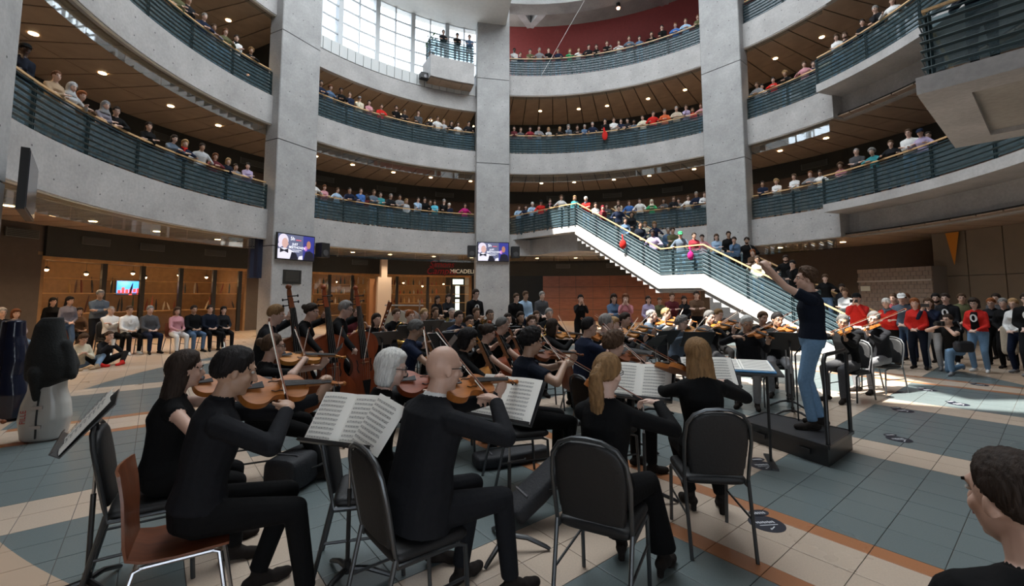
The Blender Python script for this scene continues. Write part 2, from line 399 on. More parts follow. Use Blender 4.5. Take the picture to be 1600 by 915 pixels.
# ---- roof with ceiling ring, beams and openings shaped for the sun patches
ring = MB().sector(9.0, 12.6, WTOP, WTOP+.4, 98, 136, 3).obj('ceiling_ring', mat('pale_soffit', (.62, .62, .60), .7, var=.05), kind='structure', label='pale ring beam round the top of the atrium')
MB().sector(11.0, 12.6, WTOP, WTOP+.4, 136, 318, 3).obj('ceiling_ring_left', MATS['pale_soffit'], kind='structure', label='pale ring beam above the left galleries')
MB().sector(12.0, 17.2, 20.5, 20.7, -42, 101).obj('ceiling_third', concrete('concrete_ceiling', (.30, .29, .27)), kind='structure', label='concrete ceiling above the third gallery')
for a in (58, 90):
    p0, p1 = pol(a-6, 11.8, 19.1), pol(a, 15.6, 20.0); q = pol(a+6, 11.8, 19.1)
    bm_ = thing('ceiling_beam', 'splayed concrete roof beams above the third gallery, bay at %s' % {58: 'right of centre', 90: 'the middle column'}[a], 'beam', kind='structure')
    MB().bar(p0, p1, .45, .6).obj('beam', CONC, bm_); MB().bar(q, p1, .45, .6).obj('beam', CONC, bm_)
MB().sector(11.1, 12.1, 18.25, 19.3, -42, 103).obj('ceiling_edge_beam', CONC, kind='structure', label='curved concrete edge beam above the third gallery')
def lit(q):
    """is the point q (shadow-projected to the floor) to be reached by the sun?"""
    x, y = q
    pl = [(5.3, 23.6), (6.0, 21.3), (6.9, 18.0), (9.2, 12.0)]        # staircase band
    for (x0, y0), (x1, y1) in zip(pl[:-1], pl[1:]):
        if y1 <= y <= y0:
            xm = x0+(x1-x0)*(y0-y)/(y0-y1)
            if xm-1.1 < x < xm+2.0: return True
    if 3.6 < x < 5.6 and 22.0 < y < 24.0: return True                # landing
    if 2.9 < x < 8.0 and 8.3 < y < 11.6: return not (5.0 < x < 5.5)  # first violins
    if 4.6 < x < 8.8 and 6.1 < y < 7.0 and x+y > 11.6: return True   # streak on the open floor
    if 5.2 < x < 7.4 and 7.3 < y < 8.3: return True
    return False
rf = thing('roof', 'unseen flat roof deck with openings shaped to drop the sun patches', 'roof', kind='structure')
rb = MB(); g = .6
for ix in range(-31, 35):
    for iy in range(-24, 32):
        x, y = CX+ix*g, CY+iy*g; r = math.hypot(x-CX, y-CY)
        if r > 17.5: continue
        if r > 12.4 and 101 < math.degrees(math.atan2(y-CY, x-CX)) % 360 < 154: continue
        q = (x-SUND.x/SUND.z*ROOF, y-SUND.y/SUND.z*ROOF)
        if lit(q): continue  # cell left open so the sun falls on a chosen patch
        rb.box((x, y, ROOF+.2), (g, g, .2))
rb.obj('roof_deck', CONC, rf)
# ================================================================== RAILINGS, STAIRCASE, GROUND FLOOR
def ribbon(mb, pts, side, off, h, w, t, tilt, mi=0):
    """bar of section w x t, tilted, swept along pts (feet of the railing); side = +1/-1 picks the normal"""
    pts = [Vector(p) for p in pts]; n = len(pts); secs = []
    for i, p in enumerate(pts):
        d = pts[min(i+1, n-1)]-pts[max(i-1, 0)]; d.z = 0; d.normalize(); nn = Vector((-d.y, d.x, 0))*side
        c = p+nn*off+Vector((0, 0, h)); e = nn*math.cos(tilt)+Vector((0, 0, math.sin(tilt))); f = -nn*math.sin(tilt)+Vector((0, 0, math.cos(tilt)))
        secs.append([c+e*w/2+f*t/2, c-e*w/2+f*t/2, c-e*w/2-f*t/2, c+e*w/2-f*t/2])
    mb.loft(secs)
def resample(pts, step):
    pts = [Vector(p) for p in pts]; out = []; acc = 0; nxt = 0
    for a, b in zip(pts[:-1], pts[1:]):
        L = (b-a).length
        while nxt <= acc+L+1e-6: out.append(a.lerp(b, (nxt-acc)/L)); nxt += step
        acc += L
    return out
def railing(label, pts, side, spacing=1.75, hand=True, ends=True):
    """side: normal direction towards the open side"""
    r = thing('railing', label, 'railing', pts[0], group='balcony railings')
    base = Vector(pts[0]); P = [Vector(p)-base for p in pts]
    total = sum((b-a).length for a, b in zip(P[:-1], P[1:])); n = max(1, round(total/spacing)); ps = resample(P, total/n-1e-5)
    for h in (.13, .27, .41, .55, .69, .83, .96):
        mb = MB(); ribbon(mb, P, side, .035, h, .052, .012, math.radians(38 if h < .95 else 10)); mb.obj('slat', STEEL, r)
    mb = MB(); ribbon(mb, P, side, -.03, .5, .008, .86, 0); mb.obj('glass_panel', RGLASS, r)
    if hand:
        mb = MB(); ribbon(mb, P, side, -.05, 1.09, .055, .045, 0); mb.obj('handrail', WOODR, r)
    for p in ps:
        mb = MB(); i = min(range(len(P)), key=lambda k: (P[k]-p).length); d = P[min(i+1, len(P)-1)]-P[max(i-1, 0)]; d.z = 0; d.normalize(); nn = Vector((-d.y, d.x, 0))*side
        for s in (-.025, .025): mb.bar(p+d*s+Vector((0, 0, -.06)), p+d*s+Vector((0, 0, 1.0)), .012, .06, up=nn)
        mb.bar(p+Vector((0, 0, .98)), p-nn*.05+Vector((0, 0, 1.07)), .015, .015)
        mb.obj('post', STEEL, r)
    return r
def arc(a0, a1, r, z, step=1.5):
    n = max(2, int(abs(a1-a0)/step)); return [pol(a0+(a1-a0)*i/n, r, z) for i in range(n+1)]
RR = RAD+.07
for a0, a1, L, nm in ((158.2, 208, 1, 'first gallery, left bay'), (106.4, 148.8, 1, 'first gallery, between left and middle columns'), (44.9, 84, 1, 'first gallery, behind the staircase'), (LIP0+.2, 35.4, 1, 'first gallery, right of the right column'),
                      (158.2, 208, 2, 'second gallery, left bay'), (106.4, 148.8, 2, 'second gallery, between left and middle columns'), (44.9, 96.8, 2, 'second gallery, between middle and right columns'), (LIP0+.2, 35.4, 2, 'second gallery, right of the right column'),
                      (44.9, 96.8, 3, 'third gallery, between middle and right columns'), (2, 35.4, 3, 'third gallery, right of the right column')):
    railing('teal slatted balcony railing, '+nm, arc(a0, a1, RR, LV[L]), 1)
for L in (1, 2): railing('teal slatted balcony railing above the projecting slab edge, %s gallery' % ('first' if L == 1 else 'second'), arc(-30, LIP0-.1, 11.07, LV[L]), 1)
railing('teal slatted railing of the small third-level balcony beside the window', [pol(JA1-.2, 11.7, Z3), pol(JA1-.2, 10.97, Z3)]+arc(JA1-.4, JA0+.2, 10.97, Z3)[1:], -1, 1.2, hand=False)

# ---- near platform at the top right (first level)
E1 = Vector((U.x, U.y, 0)); E2 = Vector((N.x, N.y, 0)); PA = Vector((6.32, 6.66, 0))
npf = thing('floor_platform', 'concrete viewing platform overhead at the upper right corner', 'platform', kind='structure')
def quadprism(mb, o, u, lu, v, lv, z0, z1): mb.prism([(o+u*a+v*b).to_2d() for a, b in ((0, 0), (lu, 0), (lu, lv), (0, lv))], z0, z1)
mb = MB(); quadprism(mb, PA, E1, 4.0, E2, .55, Z1-.27, Z1); quadprism(mb, PA+E2*.55, E1, .55, E2, 5.5, Z1-.27, Z1); quadprism(mb, PA+E2*.55+E1*3.45, E1, .55, E2, 5.5, Z1-.27, Z1)
mb.obj('edge_beam', CONC2, npf)
mb = MB(); quadprism(mb, PA+E1*.5+E2*.5, E1, 3.0, E2, 5.5, Z1-.18, Z1-.02); mb.obj('slab', concrete('concrete_soffit', (.33, .31, .28)), npf)
railing('teal slatted railing of the near platform at the upper right', [PA+E1*3.9+E2*.1+Vector((0, 0, Z1)), PA+E1*.1+E2*.1+Vector((0, 0, Z1)), PA+E1*.1+E2*6+Vector((0, 0, Z1))], -1, 1.9)

# ---- landing and staircase
T0 = Vector((3.10, 21.30, 0)); DS = Vector((.557, -.8305, 0)).normalized(); NS = Vector((-DS.y, DS.x, 0)); SW = 2.5
KC = at_z(878, 354.5, Z1); LF = at_z(797, 368, Z1)
land = thing('floor_landing', 'concrete stair landing jutting from the first gallery', 'landing', kind='structure')
TB = T0+NS*SW
poly = [LF.to_2d(), KC.to_2d(), T0.to_2d(), TB.to_2d(), pol(78, 12.2).to_2d(), pol(90, 12.2).to_2d(), pol(97, 12.2).to_2d()]
MB().prism(poly, Z1-.30, Z1).obj('slab', CONC2, land)
back = Vector((.25, .97)); MB().prism([p+back*(.75 if i < 3 else .1) for i, p in enumerate(poly)], Z1-FH, Z1-.30).obj('beam', CONC, land)
railing('teal slatted railing along the front of the stair landing', [Vector((*LF.to_2d(), Z1)), Vector((*KC.to_2d(), Z1))], -1, 1.1)
railing('short dark railing at the corner of the stair landing', [Vector((*KC.to_2d(), Z1)), T0+Vector((0, 0, Z1))], -1, .5)
st = thing('staircase', 'concrete staircase descending from the first gallery to the floor', 'staircase', tuple(T0))
st['kind'] = 'structure'
RISE, RUN, N1 = Z1/30, .302, 16
ZL = Z1-RISE*N1; S1 = N1*RUN; S2 = S1+1.83; N2 = 14; S3 = S2+N2*RUN
SOFF = mat('stair_underside', (.20, .19, .18), .8, var=.1)
def stepbox(s, z, run, th, nm='step'):
    mb = MB(); o = DS*s+NS*.1
    mb.prism([(o+DS*a+NS*b).to_2d() for a, b in ((0, 0), (run+.02, 0), (run+.02, SW-.2), (0, SW-.2))], z-th, z); return mb.obj(nm, CONC, st)
for i in range(N1): stepbox(i*RUN, Z1-RISE*(i+1), RUN, RISE+.42)
stepbox(S1, ZL, 1.83, .5, 'mid_landing')
for i in range(N2-1): stepbox(S2+i*RUN, ZL-RISE*(i+1), RUN, min(RISE+.42, ZL-RISE*(i+1)))
STR = concrete('stringer_concrete', (.5, .49, .47))
for k, off in enumerate((0, SW-.1)):
    mb = MB(); prof = [(-.05, Z1+.06), (S1, ZL+.08), (S2, ZL+.08), (S3, .08), (S3, 0), (S3-.55, 0), (S2-.1, ZL-.42), (S1-.1, ZL-.42), (-.05, Z1-.42)]
    mb.loft([[DS*s+NS*(off+e)+Vector((0, 0, z)) for s, z in prof] for e in (0, .1)]); mb.obj('stringer', STR, st)
for off, sd, nm in ((.05, -1, 'front'), (SW-.05, -1, 'far')):
    Zv = Vector((0, 0, 1)); bp = T0+NS*off
    pts = [bp+Zv*(Z1+.02), bp+DS*S1*.5+Zv*((Z1+ZL)/2+.04), bp+DS*S1+Zv*(ZL+.05), bp+DS*S2+Zv*(ZL+.05), bp+DS*(S2+S3)*.5+Zv*(ZL*.5+.05), bp+DS*S3+Zv*.06]
    railing('teal slatted stair railing on the %s side' % nm, pts, sd, 1.5)
hb = MB(); e = T0+DS*(S3+.02)+NS*.1; hb.tube([e+Vector((0, 0, 1.14)), e+DS*.55+Vector((0, 0, 1.1)), e+DS*.55+Vector((0, 0, .72)), e-DS*.3+Vector((0, 0, .72))], .03, 8)
hb.obj('handrail_loop', WOODR, label='pale wooden handrail loop at the foot of the staircase', cat='handrail')

# ---- ground floor walls and shopfronts
GR = 16.4
def g(px): return ring_px(px, GR, 1.7)
a60, a384, a487, a735, a797, a848, a1100 = [g(p) for p in (62, 384, 487, 735, 797, 848, 1095)]
FRM_ = mat('dark_frame', (.02, .02, .02), .4)
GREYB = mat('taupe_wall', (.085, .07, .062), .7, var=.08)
WOODP = mat('brown_wood_panel', (.20, .085, .055), .32, var=.2, scale=2.5, stretch=(1, 1, 5))
BRICK = mat('beige_brick', (.30, .23, .185), .8, var=.12, scale=8)
OAK = mat('light_oak', (.50, .27, .10), .45, var=.2, scale=5)
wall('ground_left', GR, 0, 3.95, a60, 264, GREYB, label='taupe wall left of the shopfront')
wall('ground_near', GR, 0, 3.95, 277, 318, GREYB, label='taupe wall beside the added opening behind the viewer')
en = thing('fill_window', 'added unseen glazed opening behind the viewer, lifting the foreground light', 'window', kind='structure')  # unseen opening added so outside light fills the foreground from behind
for i in range(5): MB().sector(GR, GR+.1, 0, 3.95, 264+i*3.25-.15, 264+i*3.25+.15).obj('mullion', FRM_, en)
for i in range(4): MB().sector(GR+.04, GR+.05, .05, 3.9, 264.15+i*3.25, 267.1+i*3.25).obj('pane', WGLASS, en)
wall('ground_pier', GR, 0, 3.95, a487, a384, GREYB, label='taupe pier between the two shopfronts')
bh = wall('ground_bulkhead', GR-.1, 2.95, 3.95, a1100, a60, BLACKW, label='charcoal bulkhead above the shopfronts')
for px in (20, 140, 230, 330, 560, 690, 880, 960, 1040):
    a = g(px); gr = MB().sector(GR-.15, GR-.1, 3.45, 3.72, a-1.6, a+1.6).obj('air_grille', MATS['grille_grey'], bh)
    f = MB(); [f.sector(GR-.16, GR-.15, 3.48+k*.05, 3.505+k*.05, a-1.5, a+1.5) for k in range(5)]; f.obj('louvres', BLACKW, gr)
MB().sector(16.4, 19.3, 3.95, 4.1, a848-14, a735+4).obj('ceiling_passage', BLACKW, kind='structure', label='dark ceiling of the passage beside the middle column')
wall('ground_passage', 19.0, 0, 3.95, a848-14, a735+4, BLACKW, label='dark passage wall beside the middle column')
wd = thing('wall_wood', 'brown wooden panel wall behind the orchestra', 'wall', kind='structure')
n = 9; rows_ = [0, .75, 1.5, 2.22, 2.95]
for i in range(n):
    for j in range(4):
        a = a1100+(a848-a1100)*i/n; MB().sector(GR, GR+.08, rows_[j]+.012, rows_[j+1]-.012, a+.04, a+(a848-a1100)/n-.04).obj('panel', WOODP, wd)
MB().sector(GR+.06, GR+.25, 0, 2.97, a1100-3, a848).obj('backing', BLK, wd)
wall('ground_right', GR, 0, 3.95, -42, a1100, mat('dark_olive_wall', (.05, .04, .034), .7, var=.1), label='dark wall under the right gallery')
# beige brick kiosk and large wall panels on the right
kb = thing('wall_kiosk', 'beige brick kiosk block behind the right-hand crowd', 'wall', kind='structure')
ka0, ka1 = ring_px(1458, 13.9, 1.7), ring_px(1342, 13.9, 1.7)
MB().sector(13.95, 15.2, 0, 2.72, ka0, ka1).obj('core', mat('mortar', (.22, .19, .165), .9), kb)
for j in range(17):
    nbk = 13
    for i in range(nbk):
        sh = .5 if j % 2 else 0; w_ = (ka1-ka0)/nbk; x0 = max(ka0, ka0+(i-sh)*w_+.02); x1 = min(ka1, ka0+(i+1-sh)*w_-.02)
        if x1-x0 > .1: MB().sector(13.9, 13.96, j*.16+.008, j*.16+.152, x0, x1, 9).obj('brick', BRICK, kb)
MB().sector(13.86, 13.9, 2.2, 2.26, ka0, ka1).obj('string_course', mat('pale_course', (.5, .44, .38), .6), kb)
sg = MB().box(pol(ka1-1.2, 13.86, 1.95), (.34, .02, .2), Matrix.Rotation(math.radians(ka1-1.2+90), 3, 'Z')).obj('notice_sign', mat('sign_white', (.75, .73, .6), .5), label='small white and yellow notice on the brick kiosk', cat='sign')
pw = thing('wall_panels', 'tall olive-brown wall panels at the right edge', 'wall', kind='structure')
PNL = mat('olive_panel', (.215, .165, .115), .55, var=.08, scale=2)
for i in range(6):
    a = ring_px(1459, 14.6, 2.5)-(i+1)*4.1
    for z0, z1 in ((0, 2.35), (2.37, 3.92)): MB().sector(14.6, 14.7, z0, z1, a+.06, a+4.04).obj('wall_panel', PNL, pw)
pe = ring_px(1484, 14.3, 3.4); q = pol(pe, 14.45)
pn = MB(); tv = Vector((-math.sin(math.radians(pe)), math.cos(math.radians(pe)), 0))
pn.loft([[q+tv*.2+Vector((0, 0, 3.88)), q-tv*.2+Vector((0, 0, 3.88)), q+Vector((0, 0, 2.75))], [q+tv*.2+Vector((0, .02, 3.88)), q-tv*.2+Vector((0, .02, 3.88)), q+Vector((0, .02, 2.75))]])
pn.obj('pennant', mat('orange_cloth', (.62, .22, .02), .8), label='orange triangular pennant hanging on the right wall', cat='pennant')

# shops
INT = mat('shop_plaster', (.26, .15, .07), .7, var=.15)
GOOD = [mat('goods_%d' % i, c, .4) for i, c in enumerate([(.5, .3, .1), (.25, .06, .03), (.55, .45, .3), (.06, .08, .05), (.6, .5, .4), (.12, .05, .03), (.5, .12, .05)])]
FRM = mat('dark_frame', (.02, .02, .02), .4)
def shop(nm, a0, a1, label, posts, shelves):
    s = thing('wall_shop_'+nm, label, 'shopfront', kind='structure')
    MB().sector(19.6, 19.8, 0, 3.1, a0-1, a1+1).obj('rear_wall', INT, s)
    MB().sector(GR, 19.8, 2.98, 3.08, a0-1, a1+1).obj('shop_ceiling', mat('shop_ceiling', (.25, .16, .09), .7), s)
    for a in (a0, a1): MB().sector(GR, 19.7, 0, 3.0, a-.3, a+.3).obj('side_wall', INT, s)
    MB().sector(GR, GR+.08, 2.83, 2.95, a0, a1).obj('head_frame', OAK, s)
    for px in posts: a = g(px); MB().sector(GR, GR+.1, 0, 2.9, a-.28, a+.28).obj('post', FRM, s)
    for z in shelves: MB().sector(GR+.12, GR+.34, z-.02, z+.02, a0+.4, a1-.4).obj('shelf', OAK, s)
    prev = sorted([a0+.3, a1-.3]+[g(px) for px in posts])
    for x0, x1 in zip(prev[:-1], prev[1:]):
        if x1-x0 > .8: MB().sector(GR+.04, GR+.05, .08, 2.83, x0+.25, x1-.25).obj('pane', WGLASS, s)
    return s
shop('left', a384, a60, 'glazed shopfront with oak shelves on the left, warmly lit', (162, 222, 282, 334, 374), (1.05, 1.75, 2.25))
shop('middle', a735, a487, 'warmly lit shop of shelves between left and middle columns', (515, 550, 620, 668, 705), (.55, 1.2, 1.75, 2.3))
random.seed(11)
for px in list(range(492, 580, 7))+list(range(606, 690, 7)):
    for z in (1.22, 1.77, 2.32):
        a = g(px+random.uniform(-2, 2)); h = random.uniform(.2, .42); p = pol(a, GR+.23, z); r = random.uniform(.035, .06)
        b = MB(); b.tube([p, p+Vector((0, 0, h*.6)), p+Vector((0, 0, h*.72)), p+Vector((0, 0, h))], [r, r, r*.45, r*.4], 8)
        b.obj('bottle', random.choice(GOOD), label='small bottle among goods on the middle shop shelves', cat='bottle', group='goods on the middle shop shelves')
for px in range(90, 372, 9):
    a = g(px+random.uniform(-3, 3)); z = random.choice((1.07, 1.07, 1.77)); h = random.uniform(.3, .62); p = pol(a, GR+.22, z)
    b = MB(); t = Vector((random.uniform(-.12, .12), random.uniform(-.05, .05), h)); b.tube([p, p+t*.5, p+t], [.025, .035, .008], 6)
    b.obj('ornament', random.choice(GOOD+[FRM, FRM]), label='slender dark ornament on the left shop shelves', cat='ornament', group='ornaments in the left shop window')
def lamp(px, r, z, pw, nm, sz=.09):
    a = g(px); p = pol(a, r, z)
    t = thing('pendant_lamp', nm, 'lamp', tuple(p), group='warm shop lamps')
    MB().tube([(0, 0, 0), (0, 0, .06), (0, 0, .1)], [sz, sz*.9, .02], 12).obj('lamp_shade', FRM, t)
    MB().ball((0, 0, -.01), sz*.7, 10, 6).obj('bulb', LAMPW, t)
    MB().tube([(0, 0, .1), (0, 0, 2.98-z)], .006, 5).obj('cord', FRM, t)
    l = bpy.data.lights.new('lamp_light', 'POINT'); l.energy = pw*.6; l.color = (1, .6, .28); l.shadow_soft_size = .15
    lo = bpy.data.objects.new('lamp_light', l); COL.objects.link(lo); lo.location = p+Vector((0, 0, -.22))
for i, px in enumerate((88, 125, 180, 245, 262, 310, 350)): lamp(px, 17.9, (2.35, 2.6, 2.5, 2.6, 2.45, 2.6, 2.55)[i], 16, 'warm pendant lamp in the left shop, number %d from the left' % (i+1))
for i, px in enumerate((503, 540, 600, 640, 668, 700)): lamp(px, 18.0, (2.5, 2.5, 2.5, 2.5, 2.3, 2.45)[i], 15, 'warm pendant lamp in the middle shop, number %d from the left' % (i+1))
# television in the left shop
a = g(258); p = pol(a, 18.6, 2.02); rot = Matrix.Rotation(math.radians(a+90), 3, 'Z')
tvt = thing('television', 'small television showing blue and red in the left shop', 'television')
MB().box(p, (1.1, .06, .66), rot).obj('casing', BLK, tvt)
MB().box(p-Vector((math.cos(math.radians(a)), math.sin(math.radians(a)), 0))*.035, (1.02, .01, .58), rot).obj('screen', mat('tv_blue', (.05, .25, .7), .3, emit=1.6, emitcol=(.04, .28, .85)), tvt)
mb = MB(); q = p-Vector((math.cos(math.radians(a)), math.sin(math.radians(a)), 0))*.045
for k in range(7): mb.box(q+rot @ Vector((-.42+k*.14, 0, -.2+(k % 3)*.03)), (.11, .006, .16+.1*(k % 2)), rot)
mb.obj('screen_figures', mat('tv_red', (.6, .05, .05), .3, emit=1.2, emitcol=(.8, .06, .06)), tvt)
# white boxed pillar, door glow and lettering of the middle shop
pa = g(586); q = pol(pa, 15.0)
pl = thing('wall_pillar', 'pale boxed pillar in front of the middle shop', 'pillar', (q.x, q.y, 0), math.radians(pa), kind='structure')
MB().box((0, 0, 1.35), (.5, .78, 2.7)).obj('pillar_box', mat('pale_pillar', (.52, .44, .38), .6), pl); MB().box((0, 0, 3.2), (.3, .34, 1.0)).obj('pillar_neck', MATS['pale_pillar'], pl)
MB().box((.3, .5, 1.3), (.5, .5, 2.6)).obj('pillar_side', mat('oak_side', (.26, .12, .05), .5), pl)
a = g(722); p = pol(a, 18.4, 1.5); rot = Matrix.Rotation(math.radians(a+90), 3, 'Z')
dr = thing('door_1', 'dark glazed door glowing beside the middle column', 'door', kind='structure')
MB().box(p, (1.15, .08, 2.9), rot).obj('door_frame', FRM, dr)
for dz, hh in ((-.55, .9), (.45, .8), (1.1, .35)): MB().box(p+Vector((0, 0, dz))-Vector((math.cos(math.radians(a)), math.sin(math.radians(a)), 0))*.05, (.28 if hh > .5 else .8, .02, hh), rot).obj('pane', mat('lit_door_glass', (.7, .8, .6), .3, emit=1.3, emitcol=(.85, 1, .8)), dr)

def text(s, name, p, h, rot, m, label, extr=.01, cat='lettering', shear=0, parent=None):
    c = bpy.data.curves.new(name, 'FONT'); c.body = s; c.size = h; c.extrude = extr; c.align_x = 'CENTER'; c.align_y = 'CENTER'; c.shear = shear
    to = bpy.data.objects.new(name, c); TMP.collection.objects.link(to); TMP.view_layers[0].update()
    me = bpy.data.meshes.new_from_object(to.evaluated_get(TMP.view_layers[0].depsgraph)); bpy.data.objects.remove(to)
    me.materials.clear(); me.materials.append(m)
    o = bpy.data.objects.new(name, me); COL.objects.link(o); o.parent = parent
    o.location = p; o.rotation_euler = rot
    if label: o['label'] = label
    if cat and not parent: o['category'] = cat
    return o
REDL = mat('red_letters', (.22, .012, .02), .5, emit=.06, emitcol=(.5, .01, .02))
a = g(689); 
text('Simons', 'sign_letters', pol(a, GR-.16, 3.62), .55, (PI/2, 0, math.radians(a-90)), REDL, 'red script lettering, upper line above the middle shop', shear=.3)
text('Campus', 'sign_letters', pol(a, GR-.16, 3.2), .6, (PI/2, 0, math.radians(a-90)), REDL, 'red script lettering, lower line above the middle shop', shear=.3)
a = g(721); text('MICADELI', 'sign_letters', pol(a, GR-.16, 3.2), .36, (PI/2, 0, math.radians(a-90)), mat('cream_letters', (.6, .55, .42), .5, emit=.3), 'cream capital lettering above the middle shop')
# steel cable crossing the void
MB().tube([at_z(913, 1, 18.15), pol(ring_px(846, 11.72, Z3), 11.72, Z3+.02)], .008, 5).obj('cable', WHITE, label='thin pale cable slanting across the void right of the middle column', cat='cable')
# floodlight on the parapet, speaker cones on the columns
def boxthing(name, label, cat, c, d, rot, m, face=None):
    t = thing(name, label, cat, tuple(c)); MB().box((0, 0, 0), d, rot).obj('body', m, t)
    if face: 
        f = MB(); fr = rot @ Vector((0, -d[1]/2-.004, 0)); f.tube([fr+rot @ Vector((0, 0, -d[2]*.18)), fr+rot @ Vector((0, -.012, -d[2]*.18))], min(d[0], d[2])*.32, 16); f.obj('cone', face, t)
    return t
p = pol(121, 11.45, 13.3); boxthing('floodlight', 'black floodlight fixed to the pale parapet under the window', 'floodlight', p, (.5, .35, .3), Matrix.Rotation(math.radians(31), 3, 'Z'), BLK, mat('lens', (.2, .2, .22), .2))
SPK = mat('speaker_cone', (.06, .06, .065), .4)
def colscreen(a, px0, px1, y0, y1, nm, sp):
    d = math.radians(a); nrm = Vector((-math.cos(d), -math.sin(d), 0)); rot = Matrix.Rotation(d-PI/2, 3, 'Z'); r = 11.62+.1-.40
    z = {153.4: 3.62, 101.6: 4.02}.get(a, 3.9); c = pol(a, r-.12, z); W, H = 1.66, .98
    t = thing('screen', 'wall screen with a concert poster on the concrete column '+nm, 'screen', tuple(c), d-PI/2)
    MB().box((0, .02, 0), (W+.08, .08, H+.08)).obj('casing', BLK, t)
    MB().box((0, .1, 0), (.3, .1, .3)).obj('bracket', BLK, t)
    def S(k, col, e=.55): return mat('screen_'+k, col, .4, emit=e, emitcol=col)
    def pan(nm_, x0, x1, z0, z1, m, dy): MB().box(((x0+x1)/2, -.02-dy, (z0+z1)/2), (x1-x0, .004, z1-z0)).obj(nm_, m, t)
    pan('screen_picture', -W/2, W/2, -H/2, H/2, S('slate', (.10, .11, .19)), .005)
    pan('screen_picture_right', .30, W/2, -H/2, H/2, S('navy', (.03, .035, .22)), .008)
    def poly(nm_, pts, m, dy): MB().loft([[(x, -.02-dy-e, z) for x, z in pts] for e in (0, .003)]).obj(nm_, m, t)
    def ell(cx, cz, rx, rz, n=18): return [(cx+rx*math.cos(2*PI*i/n), cz+rz*math.sin(2*PI*i/n)) for i in range(n)]
    sk = S('skin', (.52, .33, .30)); wg = S('wig', (.62, .56, .66)); wh = S('shirt', (.66, .64, .72)); bk = S('coat', (.015, .015, .03), .2)
    poly('portrait_coat', [(-.83, -.49), (-.83, -.12), (-.55, -.05), (-.25, -.12), (-.02, -.30), (.06, -.49)], wh, .010)
    poly('portrait_lapel', [(-.3, -.49), (-.22, -.2), (-.02, -.25), (.1, -.49)], bk, .012)
    poly('portrait_wig', ell(-.60, .24, .22, .25), wg, .012); poly('portrait_curl', ell(-.74, .04, .09, .1), wg, .013)
    poly('portrait_face', ell(-.53, .13, .135, .20), sk, .015); poly('portrait_nose', [(-.42, .16), (-.36, .08), (-.43, .07)], sk, .016)
    poly('portrait_bow', [(-.74, -.08), (-.56, -.15), (-.38, -.08), (-.38, -.26), (-.56, -.19), (-.74, -.26)], bk, .017)
    poly('portrait_cuff', [(.08, -.49), (.12, -.36), (.28, -.32), (.29, -.49)], wh, .014)
    poly('second_coat', [(.32, -.49), (.42, -.16), (.62, -.1), (.80, -.2), (.83, -.49)], bk, .012)
    poly('second_face', ell(.56, .14, .10, .17), S('warm', (.36, .16, .10)), .014); poly('second_hand', ell(.42, -.02, .08, .1), S('violet', (.42, .16, .46)), .016)
    wt = S('white', (.85, .85, .9), .8)
    for s_, x, z, h in (('5h', -.2, .33, .2), ('JUST', -.08, .11, .13), ('BEETHOVEN', .02, -.02, .135)):
        text(s_, 'screen_text', (x, -.04, z), h, (PI/2, 0, 0), wt, None, .001, parent=t)
    pan('red_text_line', -.04, .2, .27, .31, S('redtext', (.6, .12, .16)), .015)
    for i in range(2): pan('text_line', -.2, .22-.1*i, -.13-.06*i, -.115-.06*i, wt, .015)
    for s_ in sp:
        q = t.matrix_world if False else None
        cc = c+rot @ Vector((s_*(W/2+.36), -.12, -.02)); boxthing('loudspeaker', 'black loudspeaker %s the screen on the column %s' % ('right of' if s_ > 0 else 'left of', nm), 'loudspeaker', cc, (.42, .4, .62), rot, BLK, SPK)
colscreen(153.4, 0, 0, 0, 0, 'between the shopfronts on the left', (1,))
colscreen(101.6, 0, 0, 0, 0, 'at the middle of the hall', (-1, 1))
# plaque on the left column, dark screen at the left edge
d = math.radians(153.4); c = pol(153.4, 11.3, 2.42)+Vector((math.sin(d), -math.cos(d), 0))*-.05
pq = thing('plaque', 'dark engraved plaque low on the left concrete column', 'plaque', tuple(c), d-PI/2)
MB().box((0, 0, 0), (.82, .03, .56)).obj('plate', mat('bronze_plaque', (.03, .03, .028), .45, .5), pq)
mb = MB(); [mb.box((0, -.017, .2-k*.06), (.6, .004, .012)) for k in range(7)]; mb.obj('engraved_lines', mat('plaque_line', (.12, .11, .1), .5), pq)
c = pol(209, 11.0, 3.55); tv2 = thing('screen', 'dark screen seen edge-on at the left picture border', 'screen', tuple(c), math.radians(212.5-90)+.2)
MB().box((0, 0, 0), (1.7, .1, 1.0)).obj('casing', BLK, tv2); MB().box((0, -.055, 0), (1.6, .01, .92)).obj('display', mat('dark_display', (.03, .035, .05), .15), tv2)
# navy curtain beside the left column
cu = MB(); p = pol(158.6, 12.2)
cu.loft([[(p.x+.24*math.cos(t)*(1+.2*math.sin(5*t)), p.y+.16*math.sin(t)*(1+.25*math.sin(6*t)), z) for t in np.linspace(0, 2*PI, 24, endpoint=False)] for z in (2.35, 3.0, 3.9)])
cu.obj('curtain', mat('navy_cloth', (.012, .016, .04), .8), smooth=True, label='tied navy curtain beside the left concrete column', cat='curtain')
# warm spot above the third gallery
p = at_z(966, 12, 18.0); t = thing('spotlight', 'glowing orange spotlight under the third-level ceiling', 'spotlight', tuple(p))
MB().tube([(0, 0, .35), (0, 0, .0)], .12, 12).obj('housing', BLK, t); MB().ball((0, 0, -.02), .1, 12, 8).obj('bulb', mat('orange_lamp', (1, .4, .15), .4, emit=14, emitcol=(1, .42, .2)), t)
